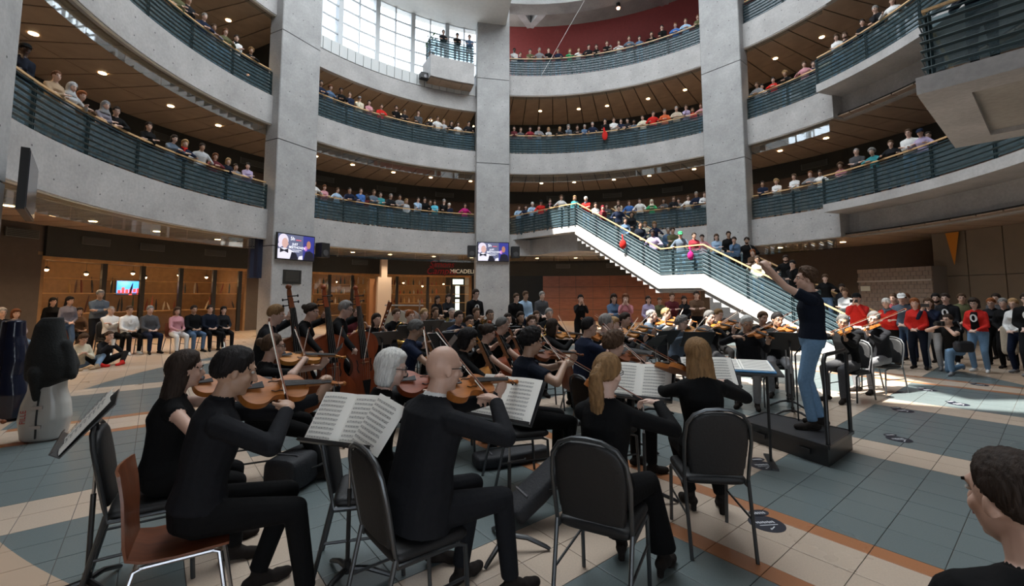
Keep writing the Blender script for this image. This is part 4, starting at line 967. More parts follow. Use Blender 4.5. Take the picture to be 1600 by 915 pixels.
def fiddle_parts(zf=1.0, pin=0):
    """violin in its own frame: y along the strings from the tail, z out of the top plate; zf deepens the ribs"""
    P = {}; ys = np.array([p[0] for p in OUT]); ws = np.array([p[1] for p in OUT]); h = .015*zf
    yy = []; wf = []
    for i in range(len(OUT)-1):                      # Catmull-Rom through the outline
        p0, p1, p2, p3 = [np.array(OUT[max(0, min(len(OUT)-1, i+k))]) for k in (-1, 0, 1, 2)]
        for t in (0, .25, .5, .75):
            q = .5*(2*p1+(p2-p0)*t+(2*p0-5*p1+4*p2-p3)*t*t+(3*p1-p0-3*p2+p3)*t**3); yy.append(q[0]); wf.append(max(q[1], .004))
    yy.append(.356); wf.append(.004)
    mb = MB(); secs = []
    for y, w in zip(yy, wf):
        a = max(0, 1-((y-.178)/.178)**2)*.013; loop = []
        for x in (-1, -.72, -.35, 0, .35, .72, 1): loop.append((x*w, y, h+a*(1-x*x)+(.003 if abs(x) == 1 else 0)))
        for x in (1, .72, .35, 0, -.35, -.72, -1): loop.append((x*w, y, -h-a*.8*(1-x*x)-(.003 if abs(x) == 1 else 0)))
        secs.append(loop)
    mb.loft(secs); P['body'] = (mb, 'V', True)
    for s in (-1, 1):
        mb = MB(); mb.tube([(s*.030, .145, h+.012), (s*.038, .165, h+.0105), (s*.032, .185, h+.0115), (s*.036, .21, h+.011)], [.003, .0022, .0022, .003], 5); P['sound_hole' if s < 0 else 'sound_hole#'] = (mb, EBONY, False)
    mb = MB(); mb.loft([[(-.021, .215, h+.030), (.021, .215, h+.030), (.019, .215, h+.024), (-.019, .215, h+.024)], [(-.012, .487, h+.016), (.012, .487, h+.016), (.011, .487, h+.010), (-.011, .487, h+.010)]]); P['fingerboard'] = (mb, EBONY, False)
    mb = MB(); mb.loft([[(-.017, .335, h+.020), (.017, .335, h+.020), (.012, .335, -h*.5), (-.012, .335, -h*.5)], [(-.014, .37, h+.018), (.014, .37, h+.018), (.010, .37, h-.004), (-.010, .37, h-.004)], [(-.011, .485, h+.011), (.011, .485, h+.011), (.008, .485, h-.008), (-.008, .485, h-.008)]]); P['neck'] = (mb, MAPLE, True)
    mb = MB(); mb.loft([[(-.011, .485, h+.011), (.011, .485, h+.011), (.009, .485, h-.010), (-.009, .485, h-.010)], [(-.009, .555, h-.006), (.009, .555, h-.006), (.007, .555, h-.024), (-.007, .555, h-.024)], [(-.007, .575, h-.004), (.007, .575, h-.004), (.006, .575, h-.022), (-.006, .575, h-.022)]])
    for i in range(9): t = i*.75; r = .017-.0017*i; mb.ball((0, .580+.2*r*math.cos(t)+.004, h-.014+.2*r*math.sin(t)), (.014-.0008*i, r*.75, r*.75), 8, 6)
    P['scroll'] = (mb, 'V', True)
    mb = MB()
    for i, s in enumerate((-1, 1, -1, 1)): y = .500+i*.014; mb.tube([(-s*.012, y, h-.004), (s*.030, y, h-.004)], .0028, 6); mb.ball((s*.034, y, h-.004), (.004, .0075, .006), 6, 4)
    P['pegs'] = (mb, EBONY, False)
    mb = MB(); mb.loft([[(-.021, .192, h+.012), (.021, .192, h+.012), (.016, .192, h+.043), (0, .192, h+.046), (-.016, .192, h+.043)], [(-.021, .196, h+.012), (.021, .196, h+.012), (.016, .195, h+.043), (0, .195, h+.046), (-.016, .195, h+.043)]]); P['bridge'] = (mb, MAPLE, False)
    mb = MB(); mb.loft([[(-.006, .005, h+.012), (.006, .005, h+.012), (.006, .005, h+.008), (-.006, .005, h+.008)], [(-.021, .105, h+.032), (.021, .105, h+.032), (.021, .105, h+.026), (-.021, .105, h+.026)]]); P['tailpiece'] = (mb, EBONY, False)
    mb = MB(); [mb.tube([(x*1.7, .105, h+.031), (x*1.9, .194, h+.046), (x, .487, h+.018)], .0007, 4) for x in (-.0085, -.003, .003, .0085)]; P['strings'] = (mb, STRING, False)
    if pin: mb = MB(); mb.tube([(0, .01, 0), (0, -pin, 0)], [.006, .003], 8); P['endpin'] = (mb, STRING, False)
    else: mb = MB(); mb.ball((-.052, .045, h+.016), (.036, .028, .009), 12, 6); P['chin_rest'] = (mb, EBONY, True)
    return P
INSTR = {}
for kind, zf, pin in (('violin', 1, 0), ('cello', 1.75, .11), ('bass', 1.7, .06)):
    d = {}
    for nm, (mb, m, sm) in fiddle_parts(zf, pin).items():
        o = mb.obj(nm, VARN['red'] if m == 'V' else m, smooth=sm); d[nm] = (o.data, m == 'V'); bpy.data.objects.remove(o)
    INSTR[kind] = d
mb = MB(); mb.tube([(0, 0, 0), (0, .3, -.004), (0, .55, 0), (0, .725, .012), (0, .74, .004)], [.0043, .0042, .0036, .003, .002], 7); mb.loft([[(-.003, .722, .012), (.003, .722, .012), (.003, .722, -.014), (-.003, .722, -.014)], [(-.003, .738, .010), (.003, .738, .010), (.003, .745, -.014), (-.003, .745, -.014)]])
o = mb.obj('stick', PERN, smooth=True); BOWM = {'stick': o.data}; bpy.data.objects.remove(o)
mb = MB(); mb.box((0, .38, -.016), (.009, .70, .0016)); o = mb.obj('horsehair', BHAIR); BOWM['horsehair'] = o.data; bpy.data.objects.remove(o)
mb = MB(); mb.box((0, .035, -.010), (.010, .05, .016)); mb.tube([(0, -.03, 0), (0, 0, 0)], .005, 8); o = mb.obj('frog', EBONY); BOWM['frog'] = o.data; bpy.data.objects.remove(o)
NAMES = dict(violin='violin', viola='viola', cello='cello', bass='double_bass')
def M3(o, x, y, z): return Matrix([[x[i], y[i], z[i], o[i]] for i in range(3)]+[[0, 0, 0, 1]])
def instrument(kind, label, M, scale, varn='red', group=None):
    base = 'violin' if kind == 'viola' else kind
    t = thing(NAMES[kind], label, NAMES[kind].replace('_', ' '), matrix=M @ Matrix.Scale(scale, 4), group=group)
    for nm, (me, v) in INSTR[base].items():
        o = link(nm.strip('#'), me, t)
        if v: slot(o, 0, VARN[varn])
    return t
def bow(label, M, scale=1.0, group='bows in players\' hands'):
    t = thing('bow', label, 'bow', matrix=M @ Matrix.Scale(scale, 4), group=group)
    for nm, me in BOWM.items(): link(nm, me, t)
    return t

# ---- chairs
def soft(pts, name, voxel=.012, m=None):
    pass
VINYL = mat('black_vinyl', (.008, .008, .009), .55, var=.2, scale=60, bump=.1); GREYTUBE = mat('grey_steel_tube', (.09, .095, .10), .35, .7)
def banquet_chair():
    t = thing('chair', 'chair', 'chair'); B = Body()
    B.ovals([(np.array([0, y, .455]), np.array([1., 0, 0]), np.array([0, 0, 1.]), a, b) for y, a, b in ((-.20, .185, .022), (-.17, .205, .034), (.16, .215, .036), (.205, .20, .026))], 0, 20, 4)
    link('seat', B.fuse('seat', .012, 2, [VINYL]), t)
    B = Body(); R = []
    for z, a, y in ((.50, .175, -.205), (.60, .19, -.222), (.72, .20, -.243), (.82, .195, -.262), (.88, .165, -.272), (.912, .11, -.278), (.922, .05, -.28)): R.append((np.array([0, y, z]), np.array([1., 0, 0]), np.array([0, 1., 0]), a, .024))
    B.ovals(R, 0, 20, 3.2); link('backrest', B.fuse('backrest', .012, 2, [VINYL]), t)
    for s in (-1, 1):
        MB().tube([(s*.205, -.20, .47), (s*.20, -.30, .02), (s*.20, -.305, 0)], .0125, 8).obj('leg', GREYTUBE, t, True)
        MB().tube([(s*.205, .12, .43), (s*.20, .19, .40), (s*.20, .215, .02), (s*.20, .217, 0)], .0125, 8).obj('leg', GREYTUBE, t, True)
        MB().tube([(s*.20, -.25, .24), (s*.20, .205, .24)], .008, 6).obj('stretcher', GREYTUBE, t)
    MB().tube([(-.205, .15, .425), (-.205, -.19, .43), (-.205, -.21, .52), (-.213, -.25, .72), (-.20, -.275, .84), (-.155, -.29, .905), (-.08, -.295, .937), (0, -.296, .944), (.08, -.295, .937), (.155, -.29, .905), (.20, -.275, .84), (.213, -.25, .72), (.205, -.21, .52), (.205, -.19, .43), (.205, .15, .425)], .0125, 8).obj('back_frame', GREYTUBE, t, True)
    return t
PLY = mat('walnut_ply', (.17, .055, .025), .3, var=.3, scale=3, stretch=(9, 1, 1), coat=.3)
def shell_chair():
    t = thing('chair', 'chair', 'chair'); mb = MB(); secs = []
    prof = [(.21, .445), (.15, .45), (0, .44), (-.13, .445), (-.19, .475), (-.215, .54), (-.225, .65), (-.24, .75), (-.265, .86)]
    for i, (y, z) in enumerate(prof):
        w = np.interp(i, [0, 1, 4, 6, 8], [.19, .205, .17, .195, .175]); q = prof[min(i+1, 8)]; p = prof[max(i-1, 0)]; d = Vector((0, q[0]-p[0], q[1]-p[1])).normalized(); n = Vector((0, -d.z, d.y))*.006
        cu = np.interp(i, [0, 4, 8], [0, .01, .03])
        loop = [Vector((x*w, y+cu*x*x*(1 if i > 4 else 0), z+(.012*x*x if i < 4 else 0)))+n for x in (-1, -.5, 0, .5, 1)]+[Vector((x*w, y+cu*x*x*(1 if i > 4 else 0), z+(.012*x*x if i < 4 else 0)))-n for x in (1, .5, 0, -.5, -1)]
        secs.append(loop)
    mb.loft(secs[:5]); mb.obj('seat', PLY, t, True); m2 = MB(); m2.loft(secs[4:]); m2.obj('backrest', PLY, t, True)
    for s in (-1, 1):
        MB().tube([(s*.15, -.10, .43), (s*.17, -.16, .42), (s*.215, -.27, 0)], .011, 8).obj('leg', CHROME, t, True); MB().tube([(s*.15, .12, .43), (s*.17, .17, .42), (s*.205, .24, 0)], .011, 8).obj('leg', CHROME, t, True)
        MB().tube([(s*.16, -.14, .425), (s*.16, .15, .425)], .010, 8).obj('side_rail', CHROME, t)
    return t
CH_B, CH_W = banquet_chair(), shell_chair()
CH_B['category'] = CH_W['category'] = 'chair'; USED = {id(CH_B): 0, id(CH_W): 0}
def chair(proto, loc, heading, label, group='black stacking chairs of the orchestra'):
    M = place(loc, heading)
    if not USED[id(proto)]: USED[id(proto)] = 1; proto.matrix_world = M; proto['label'] = label; proto['group'] = group; return proto
    return dup(proto, M, label, group)
# ---- music stand, origin on the floor; desk faces the player at -y
SMET = mat('black_stand_metal', (.014, .014, .015), .38)
def stand_proto(h=.98, tilt=53):
    t = thing('music_stand', 'stand', 'music stand'); a = math.radians(tilt); rot = Matrix.Rotation(a-PI/2, 3, 'X')
    mb = MB(); mb.box((0, 0, 0), (.50, .006, .34)); mb.box((0, -.025, -.168), (.50, .05, .006)); mb.box((0, -.048, -.160), (.50, .005, .02))
    mb.v = [tuple(rot @ Vector(p)+Vector((0, -.03, h+.10))) for p in mb.v]; mb.obj('desk', SMET, t)
    MB().tube([(0, 0, .10), (0, 0, .62)], .013, 10).obj('pole', SMET, t); MB().tube([(0, 0, .60), (0, 0, h+.02)], .008, 8).obj('inner_pole', CHROME, t); MB().tube([(0, -.012, h+.02), (0, -.02, h+.08)], .02, 8).obj('tilt_joint', SMET, t)
    MB().tube([(0, 0, .07), (0, 0, .15)], .022, 10).obj('hub', SMET, t)
    for k in range(3): q = k*2*PI/3+.5; c, s = math.cos(q), math.sin(q); MB().tube([(0, 0, .10), (c*.12, s*.12, .085), (c*.24, s*.24, .03), (c*.27, s*.27, .012)], [.018, .017, .015, .012], 8).obj('leg', SMET, t, True)
    return t, rot
PAPER = mat('score_paper', (.88, .86, .80), .7); INK = mat('score_ink', (.16, .155, .15), .8)
def sheet_proto(w=.235, h=.31, two=True):
    t = thing('sheet_music', 'sheet', 'sheet music')
    for s in ((-1, 1) if two else (0,)):
        mb = MB(); x0, x1 = (s*w if s < 0 else 0), (0 if s < 0 else w)
        if s == 0: x0, x1 = -w/2, w/2
        n = 6; secs = []
        for i in range(n+1):
            f = i/n; x = x0+(x1-x0)*f; bul = .010*math.sin(PI*f)+(.004 if two else 0); secs.append([(x, -bul, -h/2), (x, -bul, h/2), (x, -bul+.0015, h/2), (x, -bul+.0015, -h/2)])
        mb.loft(secs); pg = mb.obj('page', PAPER, t)
        ink = MB()
        for k in range(10):
            z = h/2-.03-k*.0275
            for l in range(4):
                for i in range(1, n-1):
                    f0, f1 = i/n-.09, (i+1)/n-.06; ink.add([(x0+(x1-x0)*f0, -.011-.010*math.sin(PI*f0), z-l*.0036), (x0+(x1-x0)*f1, -.011-.010*math.sin(PI*f1), z-l*.0036), (x0+(x1-x0)*f1, -.011-.010*math.sin(PI*f1), z-l*.0036-.0013), (x0+(x1-x0)*f0, -.011-.010*math.sin(PI*f0), z-l*.0036-.0013)], [(0, 1, 2, 3)])
            for i in range(9): f = .1+.085*i; ink.box((x0+(x1-x0)*f, -.0125-.010*math.sin(PI*f), z-random.random()*.011), (.004, .001, .004))
        io = ink.obj('printed_staves', INK, pg); io['kind'] = 'stuff'
    return t
STP, STROT = stand_proto(); SHP = sheet_proto(); SH1 = sheet_proto(.215, .29, False); SUSED = {}
def first(p, M, label, group=None):
    if id(p) not in SUSED:
        SUSED[id(p)] = 1; p.matrix_world = M; p['label'] = label
        if group: p['group'] = group
        return p
    return dup(p, M, label, group)
def stand(loc, heading, label, sheet=None, dz=0, group='black music stands'):
    """heading: the way the player faces (desk opens towards -heading)"""
    M = place(loc, heading); s = first(STP, M @ Matrix.Translation((0, 0, 0)), label, group)
    if dz: s.scale = (1, 1, 1+dz)
    if sheet: first(SHP, M @ Matrix.Translation((0, -.042, (1.08+.0)*(1+dz))) @ STROT.to_4x4() @ Matrix.Translation((0, -.006, .01)), sheet, 'sheet music on stands')
    return s
# ================================================================== POSES
ORD = 'first second third fourth fifth sixth seventh eighth ninth tenth eleventh twelfth thirteenth fourteenth fifteenth sixteenth seventeenth eighteenth nineteenth twentieth twenty-first twenty-second twenty-third twenty-fourth twenty-fifth'.split()
V = lambda *a: np.array(a, float)
def fiddler(label, who, loc, heading, look, kind='violin', voxel=.012, fine=False, varn='amber', bowp=.34, az=32, drop=.02, tilt=28, proto=CH_B, chair_label=None, stool=0, **S):
    fem = S.get('fem', False); H = S.get('h', 1.64 if fem else 1.76)/1.74; seat = S.get('seat', .46); sc = 1.12 if kind == 'viola' else 1.0
    lean = S.get('lean', 5); zb = seat+.135+.50*H*math.cos(math.radians(lean+2)); yb = math.sin(math.radians(lean+2))*.5*H
    a = math.radians(az); dv = nrm(V(-math.sin(a), math.cos(a), -drop*4)); w0 = nrm(np.cross(dv, V(0, 0, 1))); z0 = np.cross(w0, dv); t = math.radians(tilt)
    nv = z0*math.cos(t)+w0*math.sin(t); wv = np.cross(dv, nv)
    c = V(-.055, yb+.075, zb+.028)
    n = c+dv*.45*sc; b = c+dv*.20*sc+nv*.052; bd = nrm(wv*.97-dv*.12)
    fr = b+bd*(.70-bowp*1.0)*.9+nv*.006
    S.update(sit=True, lh=n-nv*.075+wv*.035, lf=nrm(nv*.85-wv*.25+dv*.15), ln=-wv, lc=.75, le=(-.25, .15, -1), rh=fr+nv*.045+bd*.085-dv*.03, rf=nrm(-bd*.85-nv*.35+dv*.25), rn=-nv, rc=.55, re=(1, -.25, -.55))
    S.setdefault('head', (28, 8, -8)); S.setdefault('twist', 4)
    loc = Vector(loc)-Vector((math.cos(math.radians(heading)), math.sin(math.radians(heading)), 0))*(.06+yb)
    root, m = person(label, loc, heading, look, voxel=voxel, fine=fine, **S); M = place(loc, heading)
    instrument(kind, '%s held by the %s' % (kind, who), M @ M3(c, wv, dv, nv), sc, varn, 'violins and violas being played')
    bow('bow drawn by the '+who, M @ M3(fr+nv*.016, np.cross(-bd, nv), -bd, nv), 1)
    if proto: chair(proto, M @ Vector((0, -.02, 0)), heading, chair_label or 'chair under the '+who)
    return M
def cellist(label, who, loc, heading, look, varn='red', voxel=.012, proto=CH_B, **S):
    S.setdefault('lean', 6); S.setdefault('head', (6, 18, 0))
    tip = V(.02, .64, 0); a = nrm(V(-.10, -.50, 1.28)); nv = nrm(V(.10, .93, .38)-a*np.dot(V(.10, .93, .38), a)); x = np.cross(a, nv); sc = 2.05; t0 = tip+a*.225
    nk = t0+a*.44*sc+nv*.05; br = t0+a*.205*sc+nv*.135; bd = nrm(V(.95, .22, -.18)); fr = br+bd*.42
    S.update(sit=True, lh=nk+V(-.085, -.02, -.01), lf=(.75, .55, .1), ln=(.45, -.55, 0), lc=.8, le=(-1, .1, -.3), rh=fr+V(.06, -.02, .045), rf=nrm(-bd+V(0, 0, -.4)), rn=(0, .2, -1), rc=.55, re=(.9, -.3, -.5), lfoot=(-.27, .36, 0), rfoot=(.27, .36, 0), lk=(-.55, 1, .3), rk=(.55, 1, .3))
    loc = Vector(loc)-Vector((math.cos(math.radians(heading)), math.sin(math.radians(heading)), 0))*.16
    person(label, loc, heading, look, voxel=voxel, **S); M = place(loc, heading)
    instrument('cello', 'cello held by the '+who, M @ M3(t0, x, a, nv), sc, varn, 'cellos being played')
    bow('cello bow drawn by the '+who, M @ M3(fr, np.cross(-bd, nv), -bd, nv), .98)
    if proto: chair(proto, M @ Vector((0, -.03, 0)), heading, 'chair under the '+who)
def bassist(label, who, loc, heading, look, varn='red', voxel=.014, turn=62, **S):
    t = math.radians(turn); tip = V(.10, .52, 0); a = nrm(V(-.10, -.20, 1.5)); f = V(math.sin(t), math.cos(t), .1); nv = nrm(f-a*np.dot(f, a)); x = np.cross(a, nv); sc = 2.8; t0 = tip+a*.168
    nk = t0+a*.45*sc+nv*.06; br = t0+a*.24*sc+nv*.2; bd = nrm(V(.9, .1, -.25)); fr = br+bd*.34
    S.update(lh=nk+V(-.07, -.06, -.02), lf=(.7, .5, .35), ln=(.4, -.6, 0), lc=.8, le=(-1, .1, -.2), rh=fr+V(.04, -.03, .04), rf=nrm(-bd+V(0, 0, -.5)), rn=(-.2, .3, -1), rc=.6, re=(.9, -.3, -.5), lean=S.get('lean', 10), rfoot=(.2, .05, 0), lfoot=(-.16, .12, 0), pz=S.get('pz', .86))
    S.setdefault('head', (-12, 12, 0))
    person(label, loc, heading, look, voxel=voxel, **S); M = place(loc, heading)
    instrument('bass', 'double bass held by the '+who, M @ M3(t0, x, a, nv), sc, varn, 'double basses being played')
    bow('bass bow drawn by the '+who, M @ M3(fr, np.cross(-bd, nv), -bd, nv), .95)
def wind(kind, label, who, loc, heading, look, voxel=.018, **S):
    fem = S.get('fem', False); H = S.get('h', 1.64 if fem else 1.76)/1.74; zm = .595+.50*H+.06; M = place(loc, heading)
    mth = V(0, .17, zm)
    if kind == 'flute': p0, p1 = mth+V(-.06, 0, .0), mth+V(.56, .08, -.05); lh, rh = mth+V(.14, .05, -.05), mth+V(.36, .07, -.09)
    elif kind in ('clarinet', 'oboe'): p0, p1 = mth+V(0, 0, -.01), mth+V(.0, .30, -.50); lh, rh = mth+V(-.05, .13, -.18), mth+V(.05, .22, -.33)
    elif kind == 'bassoon': p0, p1 = mth+V(.22, .05, -.75), mth+V(-.14, .16, .42); lh, rh = mth+V(-.06, .12, -.1), mth+V(.16, .06, -.42)
    else: p0, p1 = mth+V(0, .0, .0), mth+V(0, .52, -.06); lh, rh = mth+V(-.05, .2, -.05), mth+V(.05, .24, -.05)
    if kind == 'horn': lh, rh = mth+V(-.10, .16, -.16), mth+V(.22, .12, -.32)
    S.update(sit=True, lh=lh, rh=rh, lf=(.5, .3, .6), rf=(-.5, .3, .6), ln=(.8, -.3, 0), rn=(-.8, -.3, 0), lc=.7, rc=.7, le=(-1, -.2, -.8), re=(1, -.2, -.8))
    person(label, loc, heading, look, voxel=voxel, **S)
    t = thing(kind, kind+' played by the '+who, kind, matrix=M, group='wind instruments')
    q = lambda f: p0+(p1-p0)*f
    if kind == 'flute':
        MB().tube([q(0), q(1)], .0095, 8).obj('tube', SILVER, t); k = MB(); [k.tube([q(f)+V(0, 0, .008), q(f)+V(0, 0, .014)], .008, 8) for f in np.linspace(.3, .92, 12)]; k.obj('keys', SILVER, t); MB().ball(q(.06)+V(0, .0, .008), (.02, .01, .006), 8, 5).obj('lip_plate', SILVER, t)
    elif kind in ('clarinet', 'oboe', 'bassoon'):
        r = .03 if kind == 'bassoon' else .012; MB().tube([q(0), q(.08), q(.1), q(.86), q(.95), q(1)], [r*.4, r*.6, r, r, r*1.4, r*(2.4 if kind == 'clarinet' else 1.5)], 10).obj('tube', EBONY if kind != 'bassoon' else VARN['brown'], t, True); k = MB(); [k.ball(q(f)+V(0, r, r*.4), r*.6, 6, 4) for f in np.linspace(.2, .85, 11)]; k.obj('keys', SILVER, t)
    elif kind == 'trumpet':
        MB().tube([q(0), q(.03), q(.05), q(.75), q(.9), q(1)], [.012, .006, .0055, .0065, .02, .06], 12).obj('bell', BRASS, t, True); MB().tube([q(.7)+V(0, 0, 0), q(.74)+V(0, 0, -.05), q(.7)+V(0, 0, -.09), q(.25)+V(0, 0, -.09), q(.2)+V(0, 0, -.05), q(.25)], .0058, 8).obj('loop', BRASS, t, True)
        for f in (.42, .47, .52): MB().tube([q(f)+V(0, 0, .05), q(f)+V(0, 0, -.12)], .009, 8).obj('valve', BRASS, t)
    elif kind == 'horn':
        c = mth+V(.08, .2, -.22); MB().tube([c+V(.14*math.cos(u)*.7, .06*math.sin(u), .14*math.sin(u)) for u in np.linspace(0, 2*PI, 22)], .011, 8).obj('coil', BRASS, t, True); MB().tube([mth, mth+V(.02, .12, -.06), c+V(-.05, .04, .12)], [.01, .005, .008], 8).obj('leadpipe', BRASS, t)
        MB().tube([c+V(.05, .0, -.12), c+V(.14, -.04, -.16), c+V(.22, -.08, -.18), c+V(.27, -.11, -.19)], [.012, .025, .07, .13], 14).obj('bell', BRASS, t, True)
    chair(CH_B, M @ Vector((0, -.02, 0)), heading, 'chair under the '+who)
def at(px, Y): return Vector(((px-800)/690*Y, Y, 0))

# ================================================================== FRONT MUSICIANS
K = dict
bk = lambda **k: dict(dict(top='black', bot='black', shoe='leather'), **k)
# seated at the left of the picture
p_viola_m = at(376, 2.48)
fiddler('person in black shirt playing viola on a wooden shell chair, dark short hair', 'dark-haired person on the wooden chair', p_viola_m, 32, bk(hr='short', hc='black', skin='tan', top='char'), 'viola', .0065, True, 'amber', bowp=.52, az=20, tilt=38, proto=None, lean=7, head=(4, 14, -6), collar=1, h=1.84, rfoot=(.16, .52, 0), lfoot=(-.17, .30, 0))
chair(CH_W, (*(p_viola_m+Vector((-.17, -.11, 0))).to_2d(), 0), 32, 'walnut shell chair with chrome legs under the dark-haired violist', 'walnut shell chairs')
fiddler('person with very long dark wavy hair in black top, seated at left', 'long-haired person at left', at(306, 2.92), 34, bk(hr='verylong', hc='dark', skin='fair'), 'violin', .010, True, 'amber', bowp=.4, az=15, sleeve=.25, fem=True, head=(10, 4, 0))
fiddler('person with glasses in black playing viola, brown hair tied back', 'bespectacled violist with brown tied hair', at(436, 4.2), 26, bk(hr='bun', hc='brown', extra='glasses', skin='fair'), 'viola', .010, True, 'gold', bowp=.55, az=18, sleeve=.9, fem=True, tilt=20, head=(6, 2, 0), lfoot=(-.12, .42, 0), rfoot=(.2, .55, 0))
fiddler('person with white bobbed hair and glasses playing viola in black printed shirt', 'white-haired violist', at(620, 3.0), 14, bk(hr='bob', hc='white', extra='glasses print', skin='pale'), 'viola', .0075, True, 'red', bowp=.55, az=14, fem=True, tilt=30, head=(6, 12, 0))
fiddler('bald person in dark suit and white collar playing viola, seen from behind', 'bald violist in dark suit', at(696, 2.55), 40, bk(hr=None, hc='grey', extra='glasses', skin='fair', top='char', bot='char', ext='white'), 'viola', .0065, True, 'amber', bowp=.5, az=8, collar=4, coat=1, girth=1.08, lean=8, h=1.86, head=(-6, 8, 0), rfoot=(.17, .50, 0), lfoot=(-.10, .34, 0))
fiddler('young person with black hair in black t-shirt playing violin', 'black-haired violinist in t-shirt', at(834, 4.25), 18, bk(hr='mop', hc='black', skin='tan', top='dnavy', extra='print'), 'violin', .009, True, 'brown', bowp=.42, az=10, sleeve=.62, head=(6, 10, 0), tilt=24)
fiddler('person with honey blond ponytail in black, seen from behind', 'person with blond ponytail', at(948, 2.75), 62, bk(hr='tail', hc='honey', extra='glasses', skin='pale', bot='black'), 'violin', .0075, True, 'amber', bowp=.4, az=20, fem=True, flare=.035, heel=.03, h=1.66, head=(-12, 4, 0), lfoot=(-.02, .42, .03), rfoot=(.25, .36, .03))
fiddler('person with long straight light brown hair in black, seen from behind', 'person with long straight hair', at(1084, 3.4), 84, bk(hr='verylong', hc='honey', skin='pale'), 'violin', .0075, True, 'amber', bowp=.3, az=25, fem=True, h=1.72, heel=.035, head=(6, 0, 0), lfoot=(.0, .40, .035), rfoot=(.22, .36, .035))
fiddler('person with curly brown hair in black playing violin in profile', 'curly-haired violinist', at(962, 4.35), 22, bk(hr='curly', hc='brown', skin='fair'), 'violin', .010, True, 'brown', bowp=.45, az=14, fem=True, sleeve=.6, head=(4, 8, 0))
# second row, centre
fiddler('person with receding dark hair and glasses in navy t-shirt on walnut chair', 'person with receding hair in navy t-shirt', at(922, 5.9), 18, bk(hr='receding', hc='black', extra='glasses', skin='fair', top='navy'), 'violin', .012, False, 'amber', bowp=.3, sleeve=.6, proto=CH_W, h=1.82, head=(0, 4, 0))
fiddler('fair grey-haired person in black shirt beside the navy t-shirt player', 'fair grey-haired violinist', at(948, 6.6), 20, bk(hr='short', hc='grey', skin='pale'), 'violin', .014, False, 'amber', h=1.84, head=(0, 2, 0))
fiddler('dark-haired person in black playing violin across the picture, second row', 'dark-haired violinist in second row', at(866, 6.8), 12, bk(hr='mid', hc='dark', skin='fair'), 'violin', .013, False, 'gold', fem=True, az=10, bowp=.45)
fiddler('blond person in black near the sunlit violins', 'blond violinist near the curly one', at(958, 7.3), 300, bk(hr='bob', hc='blond', skin='pale'), 'violin', .014, False, 'gold', fem=True)
fiddler('dark-haired person with violin beside the blond violinist', 'dark-haired violinist beside the blond one', at(976, 8.0), 290, bk(hr='short', hc='dark', skin='fair'), 'violin', .015, False, 'gold')
# sunlit first violins
fiddler('bald person in grey shirt playing violin in the sunlight', 'bald violinist in grey shirt', at(1018, 9.0), 318, bk(hr='fringe', hc='grey', skin='pale', top='slate', bot='dgrey'), 'violin', .013, False, 'amber', bowp=.5, az=30, h=1.84)
fiddler('short blond person in white behind the bald violinist', 'short-haired violinist in white', at(1040, 10.2), 300, bk(hr='short', hc='blond', skin='pale', top='ltgrey'), 'violin', .016, False, 'amber', h=1.80)
fiddler('person with curly grey hair bent over a bright violin', 'curly grey-haired violinist', at(1063, 7.9), 290, bk(hr='curly', hc='grey', skin='pale', top='slate', extra='glasses'), 'violin', .013, False, 'gold', lean=12, fem=True)
fiddler('grey-haired person in dark shirt with yellow violin', 'violinist with yellow violin', at(1106, 8.4), 262, bk(hr='short', hc='salt', skin='pale', top='char', bot='dgrey'), 'violin', .013, False, 'gold', h=1.82)
fiddler('light-haired person behind the yellow violin', 'light-haired violinist behind', at(1120, 9.6), 262, bk(hr='short', hc='honey', skin='pale'), 'violin', .016, False, 'amber', h=1.8)
fiddler('grey-haired person in black shirt and grey trousers, front desk by conductor', 'grey-haired front-desk violinist', at(1163, 6.95), 236, bk(hr='short', hc='white', skin='tan', top='char', bot='grey'), 'violin', .011, True, 'amber', bowp=.45, az=35, h=1.80, lean=12, head=(20, 14, 0))
fiddler('brown-haired person behind the front-desk violinist', 'brown-haired violinist in third row', at(1188, 8.6), 245, bk(hr='short', hc='brown', skin='fair'), 'violin', .015, False, 'amber')
fiddler('black-haired person in white-cuffed black playing a bright orange violin', 'black-haired violinist near conductor', at(1210, 7.7), 240, bk(hr='short', hc='black', skin='tan', bot='grey'), 'violin', .013, False, 'amber', h=1.8)
fiddler('black-haired person with glasses playing violin right of the conductor', 'violinist just right of the conductor', at(1310, 7.3), 205, bk(hr='short', hc='salt', extra='glasses', skin='tan', bot='dgrey'), 'violin', .012, True, 'amber', az=28, bowp=.5)
fiddler('grey-haired person with glasses in black sweater, rightmost violinist', 'rightmost violinist in black sweater', at(1358, 7.9), 195, bk(hr='short', hc='salt', extra='glasses', skin='pale', bot='grey', top='char'), 'violin', .012, True, 'amber', az=22, bowp=.55, h=1.82)
# cellos
cellist('person in navy t-shirt playing cello, short grey-black hair', 'cellist in navy t-shirt', at(655, 5.9), 12, bk(hr='short', hc='salt', skin='tan', top='navy', bot='black'), 'amber', sleeve=.62, head=(0, 26, 0))
cellist('person with short black hair in black playing cello', 'black-haired cellist', at(738, 4.95), 10, bk(hr='bangs', hc='black', skin='tan'), 'gold', .010, fem=True, head=(0, 20, 0))
cellist('person with brown hair tied back in sleeveless black, playing cello', 'brown-haired cellist', at(768, 5.75), 8, bk(hr='bun', hc='dark', skin='fair'), 'red', fem=True, sleeve=.4)
cellist('balding grey person in black playing cello behind two others', 'balding cellist', at(789, 6.6), 8, bk(hr='receding', hc='salt', skin='fair'), 'red', sleeve=.6)
